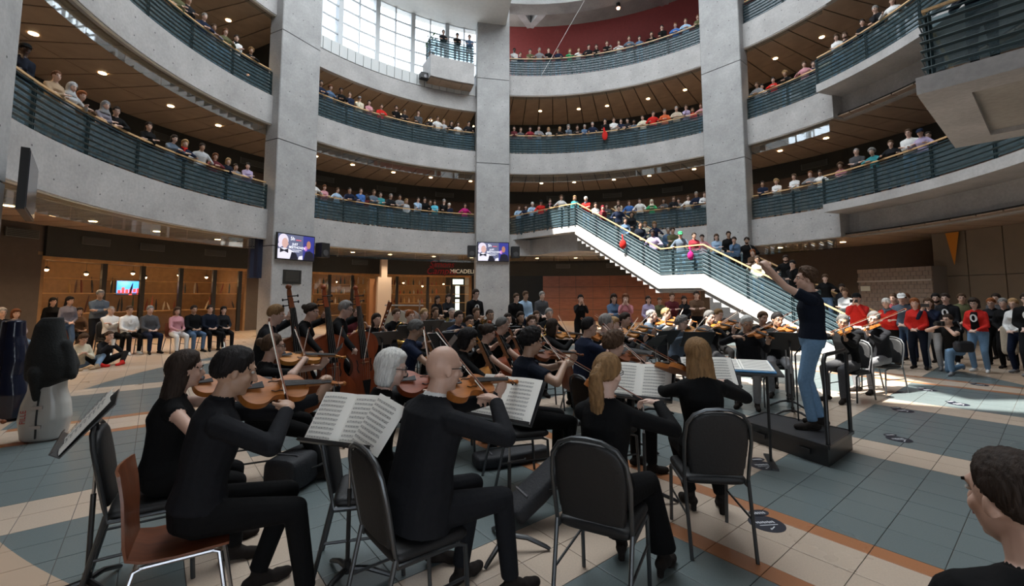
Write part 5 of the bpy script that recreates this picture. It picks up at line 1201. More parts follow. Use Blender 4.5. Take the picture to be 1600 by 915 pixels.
# basses
bassist('person with light brown hair in dark jacket playing double bass, leftmost', 'light-haired leftmost bassist', at(412, 5.7), 18, bk(hr='short', hc='honey', skin='pale', top='char'), 'brown', pz=.80, head=(-6, 16, 0))
bassist('person with dark tied hair in black playing double bass, middle', 'dark-haired middle bassist', at(470, 6.1), 14, bk(hr='bun', hc='dark', skin='fair'), 'red', fem=True, pz=.86)
bassist('grey-haired person playing the rightmost double bass', 'grey-haired bassist', at(524, 6.6), 10, bk(hr='short', hc='grey', skin='pale', extra='glasses'), 'red', pz=.84, turn=66)
# conductor on the podium
CQ = [at_z(1157, 656, .2), at_z(1195, 644, .2), at_z(1333, 673, .2), at_z(1295, 698, .2)]
pod = thing('podium', 'low black conductor podium with a steel guard rail', 'podium', tuple(CQ[0].to_2d())+(0,)); o2 = CQ[0].to_2d()
PODM = mat('podium_black', (.022, .022, .024), .45, var=.15, scale=5); q4 = [c.to_2d()-o2 for c in CQ]; ce = sum(q4, Vector((0, 0)))/4
MB().prism([ce+(q-ce)*1.0 for q in q4], .175, .2).obj('deck', PODM, pod); MB().prism([ce+(q-ce)*.975 for q in q4], 0, .176).obj('plinth', mat('podium_side', (.016, .016, .017), .35), pod)
for i in range(4): a, b = q4[i], q4[(i+1) % 4]; MB().bar((*a, .19), (*b, .19), .02, .035).obj('edge_strip', mat('podium_edge', (.05, .05, .052), .3, .6), pod)
for f in (.25, .75): a = q4[0].lerp(q4[3], f); e = (q4[3]-q4[0]).normalized(); MB().bar((*(a-e*.07+Vector((-.012, -.014))), .10), (*(a+e*.07+Vector((-.012, -.014))), .10), .02, .045).obj('hand_slot', BLK, pod)
a, b = q4[2]*.94+q4[3]*.03+ce*.03, q4[3]*.90+q4[2]*.05+ce*.05
MB().tube([(*a, .2), (*a, 1.02), (*(a*.93+b*.07), 1.08), (*(b*.93+a*.07), 1.08), (*b, 1.02), (*b, .2)], .021, 10).obj('guard_rail', SMET, pod, True)
cp = at_z(1277, 668, .2)
me = person('conductor with arms raised in black t-shirt and blue jeans on podium', cp, 152, bk(top='dnavy', bot='jeans', hr='mop', hc='brown', skin='fair', shoe='leather'), voxel=.0075, fine=True, h=1.82, sleeve=.6, lean=-3, lean2=2, girth=1.05, lh=(-.17, .40, 1.80), rh=(.06, .46, 1.82), lf=(.35, .45, .8), rf=(-.25, .3, .9), ln=(.6, .3, -.3), rn=(-.7, .2, -.2), lc=.8, rc=.9, le=(-.5, .6, -.8), re=(.5, .6, -.8), head=(8, -4, 0), lfoot=(-.13, .05, 0), rfoot=(.13, -.06, 0))
M = place(cp, 152); hp = V(.02, .52, 1.92); bt = thing('baton', 'white conductor baton held up in the raised hand', 'baton', matrix=M)
MB().tube([hp+V(.02, -.03, -.05), hp, hp+V(-.06, .10, .26)], [.004, .003, .0015], 6).obj('stick', WHITE, bt); MB().ball(hp+V(.02, -.03, -.05), (.01, .01, .018), 8, 6).obj('grip', mat('cork', (.4, .25, .12), .8), bt)
# close listener at the lower right corner
person('person with dark tied-back hair in black fleece, close at lower right', Vector((1.15, .97, 0)), 62, bk(hr='tied', hc='dark', skin='fair', top='black'), voxel=.006, fine=True, fem=True, sit=True, lean=8, lean2=16, girth=1.3, coat=1, head=(30, 4, 0), seat=.46)
chair(CH_B, (*Vector((1.13, .94)), 0), 62, 'chair under the listener at the lower right corner')
# left edge violinist, mostly outside the frame
fiddler('person at the left picture edge, only hand, violin scroll and leg showing', 'person at the left edge', Vector((-3.62, 2.50, 0)), 28, bk(hr='short', hc='brown'), 'violin', .010, True, 'brown', az=0, drop=.1)

# ---- winds and brass in the back rows
WIN = [('bassoon', 586, 8.6, 318, 'mid', 'dark', 'black', True, 'fair'), ('horn', 617, 9.9, 316, 'short', 'brown', 'black', False, 'pale'), ('horn', 638, 8.9, 314, 'short', 'red', 'char', False, 'pale'), ('clarinet', 660, 10.0, 312, 'short', 'blond', 'grey', False, 'pale'), ('trumpet', 678, 11.0, 308, 'short', 'brown', 'black', False, 'tan'), ('trumpet', 704, 10.8, 306, 'fringe', 'grey', 'slate', False, 'pale'), ('clarinet', 714, 8.6, 304, 'short', 'dark', 'navy', False, 'fair'), ('flute', 731, 7.9, 300, 'bun', 'dark', 'black', True, 'tan'), ('trumpet', 742, 10.6, 300, 'short', 'brown', 'black', False, 'tan'), ('clarinet', 763, 9.2, 296, 'receding', 'dark', 'black', False, 'tan'), ('flute', 791, 8.8, 292, 'bun', 'dark', 'black', True, 'fair'), ('oboe', 811, 9.5, 290, 'mid', 'dark', 'black', True, 'tan'), ('flute', 828, 7.9, 286, 'mid', 'brown', 'black', True, 'pale'), ('clarinet', 836, 10.1, 284, 'bun', 'brown', 'black', True, 'fair'), ('horn', 556, 9.9, 322, 'short', 'brown', 'maroon', False, 'fair'), ('horn', 856, 10.2, 280, 'short', 'grey', 'black', False, 'pale')]
for i, (k, px, Y, hd, hr, hcol, tp, fem, sk) in enumerate(sorted(WIN, key=lambda w: w[1])):
    who = '%s player, %s from left in the wind rows' % (k, ORD[i])
    wind(k, 'person in %s playing %s, %s from left in the wind rows' % (cname(tp), k, ORD[i]), who, at(px, Y), hd, bk(hr=hr, hc=hcol, top=tp, skin=sk, extra='print' if px == 714 else None), fem=fem, h=(1.66 if fem else 1.8))

# ---- music stands (player heading, so the desk back faces away from the player)
stand(at(172, 2.63), 40, 'tall black music stand by itself at the left edge', 'open score on the lone stand at the left edge', -.10)
stand(at(556, 2.75), 72, 'black music stand in front of the white-haired violist', 'open score on the stand before the white-haired violist', -.13)
first(SH1, place(at(598, 2.62)+Vector((0, 0, .95)), 72) @ Matrix.Rotation(-.5, 4, 'X') @ Matrix.Rotation(.35, 4, 'Y') @ Matrix.Translation((.02, -.03, 0)), 'loose single music page sliding off the score of the white-haired violist')
stand(at(796, 3.1), 58, 'black music stand before the bald violist', 'open score on the stand before the bald violist', -.09)
stand(at(1000, 3.75), 62, 'black music stand before the person with ponytail', 'open score on the stand before the ponytail', -.10)
stand(at(1100, 4.3), 84, 'low black music stand before the long-haired player', 'open score before the long-haired player', -.12)
for px, Y, hd, who in ((528, 5.2, 20, 'in front of the rightmost bass'), (600, 7.6, 318, 'of the leftmost bassoon'), (640, 8.1, 315, 'of the red-haired horn player'), (690, 7.3, 305, 'before the clarinet in navy'), (672, 9.4, 308, 'before the first trumpet'), (705, 9.6, 305, 'before the second trumpet'), (770, 8.3, 296, 'before the balding clarinet'), (815, 8.0, 288, 'among the oboes'), (724, 5.6, 12, 'beside the navy t-shirt cellist'), (1012, 6.4, 318, 'left of the bald violinist'), (1040, 7.2, 300, 'before the bald violinist'), (1088, 7.1, 270, 'before the curly grey violinist'), (1228, 6.3, 236, 'left of the conductor, broad back'), (1205, 6.9, 236, 'behind the conductor desk'), (985, 5.0, 25, 'before the curly brown violinist')):
    q = at(px, Y)
    for it in range(12):
        near = min(PEOPLE, key=lambda c: (c.to_2d()-q.to_2d()).length); d_ = q.to_2d()-near.to_2d()
        if d_.length > .56: break
        d_ = d_.normalized()*.08; q += Vector((d_.x, d_.y, 0))
    stand(q, hd, 'black music stand '+who, None, random.uniform(-.12, -.02))
# conductor's desk: two legs and a flat tray with score
cd = at(1150, 4.75); cdk = thing('conductor_desk', 'black flat conductor desk on thin posts holding a blue-edged score', 'desk', tuple(cd), math.radians(-20))
MB().box((0, 0, .93), (.72, .50, .02), Matrix.Rotation(.14, 3, 'X')).obj('tray', SMET, cdk)
for sx in (-1, 1): MB().tube([(sx*.24, -.05, 0), (sx*.24, -.05, .92)], .014, 8).obj('post', SMET, cdk); MB().box((sx*.24, -.05, .01), (.06, .44, .02)).obj('foot', SMET, cdk)
sco = thing('score', 'large open score with blue edge on the conductor desk', 'score', matrix=Matrix.Translation(cd) @ Matrix.Rotation(math.radians(-20), 4, 'Z') @ Matrix.Translation((0, 0, .945)) @ Matrix.Rotation(.14, 4, 'X'))
MB().box((0, -.02, .006), (.60, .40, .012)).obj('cover', mat('blue_cover', (.05, .22, .45), .5), sco); MB().box((-.145, -.01, .018), (.285, .37, .012)).obj('page', PAPER, sco); MB().box((.145, -.01, .018), (.285, .37, .012)).obj('page', PAPER, sco)
ink = MB(); [ink.box((sx*.145, .15-k*.03, .0245), (.25, .007, .001)) for k in range(11) for sx in (-1, 1)]; o = ink.obj('printed_staves', INK, sco); o['kind'] = 'stuff'
mc = at(1236, 5.4); mk = thing('microphone', 'black stand microphone beside the conductor desk', 'microphone', tuple(mc))
MB().tube([(0, 0, 0), (0, 0, .98), (.05, -.06, 1.09)], .009, 8).obj('stem', SMET, mk); MB().tube([(.05, -.06, 1.08), (.085, -.10, 1.17)], .014, 10).obj('handle', SMET, mk); MB().ball((.095, -.112, 1.195), .026, 10, 8).obj('grille', mat('mic_mesh', (.12, .12, .12), .5, .6), mk); MB().tube([(0, 0, 0), (0, 0, .015)], .14, 18).obj('base', SMET, mk)
# bass drum with chime frame at the back
bdp = at(632, 11.6); bd_ = thing('bass_drum', 'large bass drum standing in front of the pale pillar', 'drum', tuple(bdp), math.radians(-25))
MB().tube([(0, -.22, .85), (0, .22, .85)], .44, 32).obj('shell', mat('drum_shell', (.10, .05, .03), .4), bd_, True)
for s in (-1, 1): MB().tube([(0, s*.225, .85), (0, s*.232, .85)], .435, 32).obj('drum_head', mat('drum_skin', (.50, .46, .38), .6), bd_, True); MB().tube([(.445*math.cos(t), s*.22, .85+.445*math.sin(t)) for t in np.linspace(0, 2*PI, 33)], .016, 6).obj('hoop', CHROME, bd_, True)
for s in (-1, 1): MB().tube([(s*.5, 0, 0), (s*.5, 0, 1.55)], .018, 8).obj('post', CHROME, bd_)
MB().tube([(-.62, 0, 1.42), (.62, 0, 1.42)], .018, 8).obj('crossbar', CHROME, bd_)
# ---- cases, bags, empty chair
SATIN = mat('white_case', (.50, .49, .46), .22, var=.05); cc = at_z(68, 686, 0)
kc = thing('cello_case', 'white hard cello case standing at the left edge', 'case', tuple(cc), math.radians(20))
B = Body(); B.ovals([(V(0, 0, z), V(1, 0, 0), V(0, 1, 0), a, b) for z, a, b in ((.0, .15, .12), (.03, .20, .15), (.25, .235, .165), (.42, .215, .155), (.58, .165, .14), (.72, .165, .13), (.88, .175, .125), (1.0, .13, .11), (1.1, .085, .09), (1.32, .075, .08), (1.38, .05, .06))], 0, 22, 2.5)
link('shell', B.fuse('shell', .014, 2, [SATIN]), kc)
MB().tube([(.0, -.158, .05), (0, -.17, .25), (0, -.162, .42), (0, -.145, .58)], .009, 6).obj('strap', BLK, kc)
for z in (.18, .40): MB().box((0, -.172, z), (.10, .02, .035)).obj('latch', CHROME, kc)
text('FILLE', 'case_lettering', (-.12, -.163, .30), .07, (PI/2, -PI/2, 0), mat('red_print', (.4, .02, .02), .5), None, .002, parent=kc)
B = Body(); JK = mat('black_fleece', (.012, .013, .013), .95, var=.3, scale=50, bump=.3)
B.ovals([(V(.0+.03*math.sin(i), .0, z), V(1, 0, 0), V(0, 1, 0), a, b) for i, (z, a, b) in enumerate(((.62, .10, .16), (.72, .22, .19), (.86, .235, .18), (1.0, .21, .165), (1.15, .15, .14), (1.33, .12, .12), (1.42, .09, .09)))], 0, 22, 2.6)
B.cap((.16, -.05, 1.1), (.25, -.09, .74), .06, .055, 0); B.cap((-.05, -.16, .8), (-.02, -.17, .50), .07, .03, 0)
o = link('jacket', B.fuse('jacket', .014, 2, [JK]), None, None, 'black fleece jacket draped over the white cello case', 'jacket'); o.matrix_world = kc.matrix_world if False else Matrix.Translation(cc) @ Matrix.Rotation(math.radians(20), 4, 'Z')
B = Body(); c2 = at_z(8, 655, 0); B.ovals([(V(0, 0, z), V(1, 0, 0), V(0, 1, 0), a, b) for z, a, b in ((.0, .18, .13), (.04, .25, .17), (.35, .27, .19), (.60, .20, .16), (.80, .21, .15), (1.0, .17, .13), (1.12, .13, .11), (1.34, .12, .10))], 0, 20, 2.5)
o = link('cello_case', B.fuse('case', .016, 2, [mat('glossy_navy_case', (.010, .013, .028), .15)]), None, None, 'glossy dark navy cello case at the far left edge', 'case'); o.matrix_world = Matrix.Translation(c2)
def violin_case(loc, rz, label, d=(.27, .80, .13), stand_up=None):
    t = thing('instrument_case', label, 'case', tuple(loc), rz); B = Body(); w_, l, h_ = d
    B.ovals([(V(0, y*l, h_/2), V(1, 0, 0), V(0, 0, 1), a*w_/2, h_/2*k) for y, a, k in ((-.5, .62, .7), (-.47, .9, .95), (-.2, 1, 1), (.15, .85, 1), (.45, .55, .95), (.5, .40, .7))], 0, 18, 4)
    link('shell', B.fuse('case_shell', .012, 2, [mat('black_nylon', (.013, .014, .018), .7, var=.2, scale=60, bump=.2)]), t)
    MB().tube([(w_*.5, -.09, h_*.55), (w_*.5+.05, -.06, h_*.6), (w_*.5+.05, .06, h_*.6), (w_*.5, .09, h_*.55)], .009, 6).obj('handle', BLK, t, True)
    z = MB(); z.bar((-w_*.4, -l*.3, h_+.001), (w_*.3, -l*.3, h_+.001), .012, .006); z.obj('zip', mat('zip_grey', (.12, .12, .13), .4), t)
    return t
t = violin_case(at_z(868, 815, 0)+Vector((0, .1, .02)), .3, 'black violin case leaning against the chair of the ponytail player'); t.rotation_euler = (math.radians(35), 0, math.radians(-65)); t.location.z = .25
violin_case(at_z(800, 722, 0), -1.2, 'black violin case lying under the young black-haired violinist')
violin_case(at_z(470, 752, 0), -.2, 'bulky black instrument case beside the bespectacled violist', (.34, .62, .30))
violin_case(at_z(300, 838, 0), .2, 'black case under the walnut shell chair', (.22, .5, .14))
bg_ = thing('handbag', 'brown woven handbag standing beside the chair of the ponytail player', 'bag', tuple(at_z(926, 818, 0)+Vector((0, .08, 0))), .3); B = Body()
B.ovals([(V(0, 0, z), V(1, 0, 0), V(0, 1, 0), a, b) for z, a, b in ((0, .14, .07), (.02, .165, .085), (.12, .16, .08), (.22, .13, .05), (.27, .115, .03))], 0, 18, 3); link('bag_body', B.fuse('bag_body', .010, 2, [mat('brown_weave', (.035, .026, .02), .8, var=.4, scale=90, bump=.5)]), bg_)
MB().tube([(-.09, 0, .26), (-.07, 0, .38), (0, 0, .42), (.07, 0, .38), (.09, 0, .26)], .009, 6).obj('handle', mat('dark_leather', (.03, .02, .015), .5), bg_, True)
# floor decals
DEC = mat('navy_sticker', (.012, .014, .025), .4); DWH = mat('sticker_white', (.55, .57, .6), .5)
for i, (px, py) in enumerate(((1198, 818), (1192, 727), (1405, 686), (1498, 631), (1411, 641), (1450, 609), (1531, 601))):
    p = at_z(px, py, 0); t = thing('floor_sticker', 'dark round floor sticker with white writing, %s nearest the camera' % ORD[i], 'sticker', tuple(p), .25, 'navy floor stickers')
    MB().tube([(0, 0, .0008), (0, 0, .002)], .125, 28).obj('disc', DEC, t); m2 = MB(); m2.prism([(.07+.085*math.cos(u), .15+.05*math.sin(u)) for u in np.linspace(0, 2*PI, 22, endpoint=False)], .0008, .002); m2.obj('tab', DEC, t)
    wr = MB(); [wr.box((-.06+.018*k, .03-.003*k, .0023), (.012, .022+.008*(k % 2), .0006)) for k in range(8)]; [wr.box((.03+.02*k, .155-.003*k, .0023), (.013, .03, .0006)) for k in range(5)]; wr.obj('small_writing', DWH, t)['kind'] = 'stuff'; m3 = MB(); m3.bar((-.07, -.01, .0025), (.07, -.03, .0025), .008, .0006); m3.bar((-.02, -.06, .0025), (-.035, -.08, .0025), .008, .0006); m3.bar((-.035, -.08, .0025), (.02, -.05, .0025), .008, .0006); m3.obj('line_mark', DWH, t)
# ================================================================== AUDIENCE
def protos():
    D = {}
    def mk(k, fem, **S): D[k+('f' if fem else 'm')] = make_body('audience_'+k, .021, fem=fem, **S)
    for fem in (False, True):
        H = (1.64 if fem else 1.76)/1.74; z = 1.09
        mk('lean', fem, lean=8, lean2=17, py=-.10, lh=(-.03, .30, z+.035), rh=(.04, .31, z+.045), lf=(.9, .3, 0), rf=(-.9, .25, 0), ln=(0, 0, -1), rn=(0, 0, -1), le=(-1, 0, -.4), re=(1, 0, -.4), head=(0, 12, 0))
        mk('rail', fem, lean=5, lh=(-.20, .27, z+.04), rh=(.22, .27, z+.04), lf=(.2, 1, 0), rf=(-.2, 1, 0), ln=(0, 0, -1), rn=(0, 0, -1), head=(8, 14, 0))
        mk('cross', fem, lh=(.10, .21, 1.16*H), rh=(-.10, .24, 1.18*H), lf=(.9, .1, .2), rf=(-.9, .1, .2), le=(-1, -.1, -.8), re=(1, -.1, -.8), head=(-6, 10, 0))
        mk('clasp', fem, lh=(-.03, .22, .96*H), rh=(.04, .23, .96*H), lf=(.7, .5, -.2), rf=(-.7, .5, -.2), head=(5, 8, 4))
        mk('chin', fem, lean=8, lh=(.06, .22, 1.12*H), rh=(.03, .17, 1.40*H), lf=(.8, .2, .1), rf=(-.3, .1, .9), rn=(-.3, -.8, 0), head=(-8, 10, 0))
        mk('phone', fem, lh=(-.04, .30, 1.46*H), rh=(.05, .30, 1.46*H), lf=(.2, .2, .95), rf=(-.2, .2, .95), ln=(.9, 0, 0), rn=(-.9, 0, 0), le=(-.45, .1, -1), re=(.45, .1, -1), head=(0, 2, 0))
        mk('sit', fem, sit=True, lh=(-.06, .30, .66), rh=(.07, .30, .66), lf=(.8, .5, 0), rf=(-.8, .5, 0), lean=-4, head=(-4, 4, 0))
        mk('sitx', fem, sit=True, lh=(.10, .20, .90), rh=(-.10, .23, .92), lf=(.9, .1, .1), rf=(-.9, .1, .1), lean=-6, head=(4, 2, 0))
    return D
AUD = protos()
FOCUS = Vector((2.2, 7.5))
rs = random.Random(5)
def spectator(label, loc, heading, tok, pose, group, bot=None, scale=None):
    top, sex, hr, hcol = tok[:4]; ex = [t for t in tok[4:] if not t.startswith('sk=')]; sk = ([t[3:] for t in tok[4:] if t.startswith('sk=')] or [rs.choice(('pale', 'pale', 'fair', 'fair', 'tan'))])[0]
    fem = sex == 'f'; me = AUD[pose+sex]; k = scale or rs.uniform(.99, 1.07)
    root = thing('person', label, 'person', group=group, matrix=place(loc, heading) @ Matrix.Scale(k, 4))
    dress(root, me[0], me[1], top, bot or rs.choice(('denim', 'black', 'char', 'navy', 'dgrey', 'jeans')), rs.choice(('leather', 'leather', 'grey', 'white')), sk, None if hr == '-' else hr, hcol, ' '.join(ex), frame=me[3])
    return root
def heading_to(p, f=FOCUS): return math.degrees(math.atan2(f.y-p.y, f.x-p.x))
GAL = {1: 'first', 2: 'second', 3: 'third'}
def gallery(level, bay, text_, r=None, z=None):
    R = r or RR+.24; toks = [t.split() for t in text_.strip().split(';') if t.strip()]; toks.sort(key=lambda t: float(t[0])); done = []
    for i, t in enumerate(toks):
        px = float(t[0]); zz = LV[level]; a = ring_px(px, R, zz+1.5); rr = R
        for rr in (R, R+.45, R+.9):                       # further rows when too close
            a = ring_px(px, rr, zz+1.5)
            for ca in (153.4, 101.6, 40.2):
                if abs(a-ca) < 6.3: a = ca+math.copysign(6.3, a-ca)
            p = pol(a, rr, zz)
            if all((p-q).length > .37 for q in done): break
        done.append(p); pose = rs.choice(('lean', 'lean', 'rail', 'cross', 'chin', 'rail', 'cross')) if rr == R else rs.choice(('cross', 'clasp', 'chin'))
        if pose == 'lean' and rr == R: p = pol(a, R+.03, zz)
        spectator('person in %s top, %s from left, %s gallery, %s' % (cname(t[1]), ORD[i], GAL[level], bay), p, heading_to(p)+rs.uniform(-14, 14), t[1:], pose, 'spectators along the gallery railings')
LB, CLB, CRB, RB = 'left bay', 'bay left of middle column', 'bay right of middle column', 'bay beyond right column'
gallery(1, LB, '30 dnavy m short black cap:black sk=dark; 83 tan f bun auburn; 107 ltgrey f hijab ltgrey; 127 brown f bob red; 160 plaid f hijab grey; 182 black m short dark glasses; 230 black f long dark; 271 slate f mid dark; 289 navy f bangs blond scarf:red; 313 ltgrey m short dark; 337 maroon f bob auburn; 355 dnavy f bob blond; 368 grey f bun dark; 386 lilac f long black')
gallery(2, LB, '276 olive m short brown; 292 char m short brown; 319 navy m short grey; 335 plaid f long brown; 351 olive f long auburn; 368 white m short dark scarf:black; 393 char f curly honey')
gallery(1, CLB, '490 white f mid dark; 506 pink f bob auburn; 526 sky f short brown; 547 navy m receding dark glasses; 563 blue m short dark; 573 maroon f bun dark sk=dark; 583 slate m short brown; 594 teal m short dark; 610 char m short grey; 624 grey m short black; 634 ltgrey f bob blond; 652 sky m short dark; 663 black m short black; 672 char m short dark; 679 cyan f bob dark; 692 black m short grey; 702 navy m short white; 726 magenta f mid dark')
gallery(2, CLB, '501 navy m short dark; 515 denim f curly auburn; 533 black m short black sk=brown; 546 navy m short brown; 561 cream m short dark cap:grey; 576 pink f long dark; 596 red m short brown; 619 black m short dark beard; 631 char m short dark; 653 dgrey m mop brown; 671 char f bun dark; 683 white m short dark; 693 ltgrey f bob blond; 704 black f long dark; 715 white f mid dark; 736 char m short dark')
gallery(2, CRB, '799 maroon f mid dark; 813 dgrey m short brown; 828 dred f long black; 842 grey m short dark; 857 ltgrey f bob blond; 874 black f mid blond; 888 slate f bob grey; 902 char f mid dark; 913 denim f short grey; 926 navy m receding grey; 946 black m long black; 959 white m short brown; 970 navy m short dark; 981 char f bun dark; 991 slate m short black beard sk=brown; 1004 cream m short dark; 1020 red m short dark; 1038 orange m receding salt; 1057 beige m short grey; 1072 lilac f bob brown glasses; 1083 red f mid brown; 1097 pink f bob auburn')
gallery(3, CRB, '797 white m short black sk=dark; 812 navy m short brown; 828 olive m short dark; 843 grey m short grey; 857 black m short brown; 872 navy m short brown; 890 green f bob honey; 904 white f mid auburn; 919 char m short dark; 932 black f long dark; 948 black m short brown; 955 dgrey m short grey; 967 white f bun brown; 983 slate m short brown; 999 denim f mid dark; 1018 black f mid dark; 1035 black m short black; 1055 blue m short auburn; 1071 sky m short brown; 1092 olive f short auburn')
gallery(1, 'behind the staircase', '948 dgrey f mid dark; 966 beige m short brown; 983 blue m short brown; 1000 white m short dark; 1018 green f hijab cream; 1037 dgrey f long dark; 1052 char m short brown; 1061 grey f bob dark; 1075 white f mid brown; 1088 navy m short grey; 1101 white m short brown')
gallery(1, RB, '1192 navy m short dark; 1214 white f curly blond; 1242 white f long brown; 1266 grey f long auburn; 1283 white f bun dark; 1314 rose f curly brown glasses')
gallery(1, 'above the projecting slab', '1339 dgrey m fringe grey; 1363 teal f curly grey; 1393 char f bun brown; 1422 white m short brown glasses; 1442 lilac f short dark cap:navy; 1454 black f bun dark glasses', r=11.33)
gallery(2, RB, '1175 grey m short brown; 1187 white f mid black; 1208 red f bun black; 1227 black f curly blond; 1257 pink f bun brown; 1271 navy m short dark')
gallery(2, 'above the projecting slab', '1308 white f bob brown; 1322 navy m short brown beard; 1348 black f bun dark; 1395 white f mid brown; 1372 char m short grey', r=11.33)
for i, (a, t) in enumerate(((ring_px(692, 11.4, Z3+1.5), 'char m short dark'), (ring_px(714, 11.4, Z3+1.5), 'black m short black cap:black'), (ring_px(733, 11.4, Z3+1.5), 'denim m short dark'))):
    p = pol(a, 11.4, Z3); spectator('person in %s on the small window balcony, %s from left' % (cname(t.split()[0]), ORD[i]), p, heading_to(p), t.split(), 'cross', 'people on the small window balcony')
# potted plant on that balcony
pp_ = pol(JA1-.9, 11.3, Z3); pt = thing('potted_plant', 'leafy potted plant on the small window balcony', 'plant', tuple(pp_)); MB().tube([(0, 0, 0), (0, 0, .3)], [.14, .18], 14).obj('pot', mat('clay', (.2, .1, .06), .7), pt)
lf = mat('leaf_green', (.05, .14, .04), .6)
for i in range(22):
    a = i*2.4; h = .35+.045*i; r = .12+.2*(i % 5)/5; MB().loft([[(math.cos(a)*.03, math.sin(a)*.03, h), (math.cos(a)*.03+.001, math.sin(a)*.03, h+.004), (math.cos(a)*.03, math.sin(a)*.03+.002, h)], [(math.cos(a+.25)*r, math.sin(a+.25)*r, h+.14), (math.cos(a)*r, math.sin(a)*r, h+.15), (math.cos(a-.25)*r, math.sin(a-.25)*r, h+.14)], [(math.cos(a)*r*1.8, math.sin(a)*r*1.8, h+.06), (math.cos(a)*r*1.8+.003, math.sin(a)*r*1.8, h+.062), (math.cos(a)*r*1.8, math.sin(a)*r*1.8+.003, h+.06)]]).obj('leaf', lf, pt)
MB().tube([(0, 0, .28), (0, 0, 1.3)], .015, 6).obj('stem', lf, pt)
# ---- landing and stairs
def stair_z(s): 
    if s < 0: return Z1
    if s < S1: return Z1-RISE*(int(s/RUN)+1)
    if s < S2: return ZL
    return max(0, ZL-RISE*(int((s-S2)/RUN)+1))
def solve_stair(px, off):
    best = None
    for i in range(0, 560):
        s = i*.02-.2; p = T0+DS*s+NS*off; z = stair_z(s); e = abs(proj((p.x, p.y, z+1.5))[0]-px)
        if best is None or e < best[0]: best = (e, s, Vector((p.x, p.y, z)))
    return best
STP_ = '''916 321 red m short white scarf:slate;930 325 white f mid dark;941 327 maroon f hijab dred;966 330 navy m short dark;977 350 denim f mid dark;987 338 char f long dark;1000 356 dnavy m short dark;1008 347 cream f bob honey;1023 353 navy f bob honey;1021 366 lilac m short black sk=dark;1044 363 denim m short grey;1051 358 olive m short dark;1064 365 slate m short dark cap:green;1084 368 dred f bun dark;1098 363 pink f bun dark;1119 370 sky f long brown;1139 368 black m short dark;1148 377 denim f bun dark;1168 381 black m short dark beard;1177 387 brown f mid red;1184 408 cream f long dark;1228 398 black m short dark beard;1241 412 black m short black;1290 432 black f long brown;1318 438 char f mid dark;1322 446 ltgrey f long brown'''
row = []
for t in STP_.split(';'):
    t = t.split(); px, py = float(t[0]), float(t[1]); c = []
    for off in (.42, 1.05, 1.7, 2.2):
        e, s, p = solve_stair(px, off); hy = proj((p.x, p.y, p.z+1.58))[1]; c.append((abs(hy-py), off, p))
    c.sort(key=lambda q: q[0]); _, off, p = c[0]
    for q in row:                                   # keep people apart
        if (q-p).length < .40: p = c[1][2] if (q-c[1][2]).length >= .40 else c[2][2]; off = 1
    row.append(p)
for i, (p, t) in enumerate(zip(row, STP_.split(';'))):
    t = t.split(); spectator('person in %s top, %s from the top of the staircase' % (cname(t[2]), ('twenty-sixth' if i > 24 else ORD[i])), p, heading_to(p)+rs.uniform(-15, 15), t[2:], rs.choice(('rail', 'cross', 'clasp', 'chin', 'clasp')), 'spectators on the staircase')
for i, (f, t) in enumerate(((.08, 'sky m short brown'), (.22, 'navy f mid dark'), (.36, 'sky m short white'), (.53, 'red m short black cap:black'), (.70, 'black f short brown scarf:pink'), (.90, 'white f long brown'))):
    d = (KC-LF).normalized(); n_ = Vector((d.y, -d.x, 0)); n_ = n_ if n_.y > 0 else -n_
    p = LF.lerp(KC, f)+n_*.38; p.z = Z1; spectator('person in %s top on the stair landing, %s from left' % (cname(t.split()[0]), ORD[i]), p, heading_to(p), t.split(), 'rail' if i % 2 else 'lean', 'spectators on the stair landing')
p = T0+NS*.45-DS*.55; p.z = Z1; spectator('person in teal with blond hair at the top of the staircase', p, heading_to(p), 'teal f bob blond'.split(), 'clasp', 'spectators on the stair landing')
# red bag hanging on the stair rail
bgp = T0+DS*3.1+NS*.02+Vector((0, 0, stair_z(3.1)+.62)); B = Body(); B.ell((0, 0, 0), np.eye(3), (.15, .1, .2), 0); B.cap((0, 0, .15), (0, .05, .42), .03, .03, 0); o = link('backpack', B.fuse('bag', .015, 2, [cloth('red')]), None, None, 'red backpack hanging on the front stair railing', 'bag'); o.location = bgp-NS*.16
bgp = T0+DS*6.3+NS*.02+Vector((0, 0, ZL+.75)); o2_ = link('backpack', o.data.copy(), None, None, 'magenta bag hanging on the railing of the stair mid landing', 'bag'); o2_.data.materials[0] = cloth('magenta'); o2_.location = bgp-NS*.16; o2_.scale = (.8, .8, .8)
a_ = ring_px(946, RR-.02, Z2+.7); B = Body(); B.ell((0, 0, 0), np.eye(3), (.16, .07, .26), 0); B.cap((0, 0, .1), (.05, 0, .42), .07, .06, 0); o = link('coat', B.fuse('coat', .018, 2, [cloth('red')]), None, None, 'bright red coat hung over the second gallery rail', 'coat'); o.location = pol(a_, RR-.16, Z2+.78); o.rotation_euler = (0, 0, math.radians(a_+90))
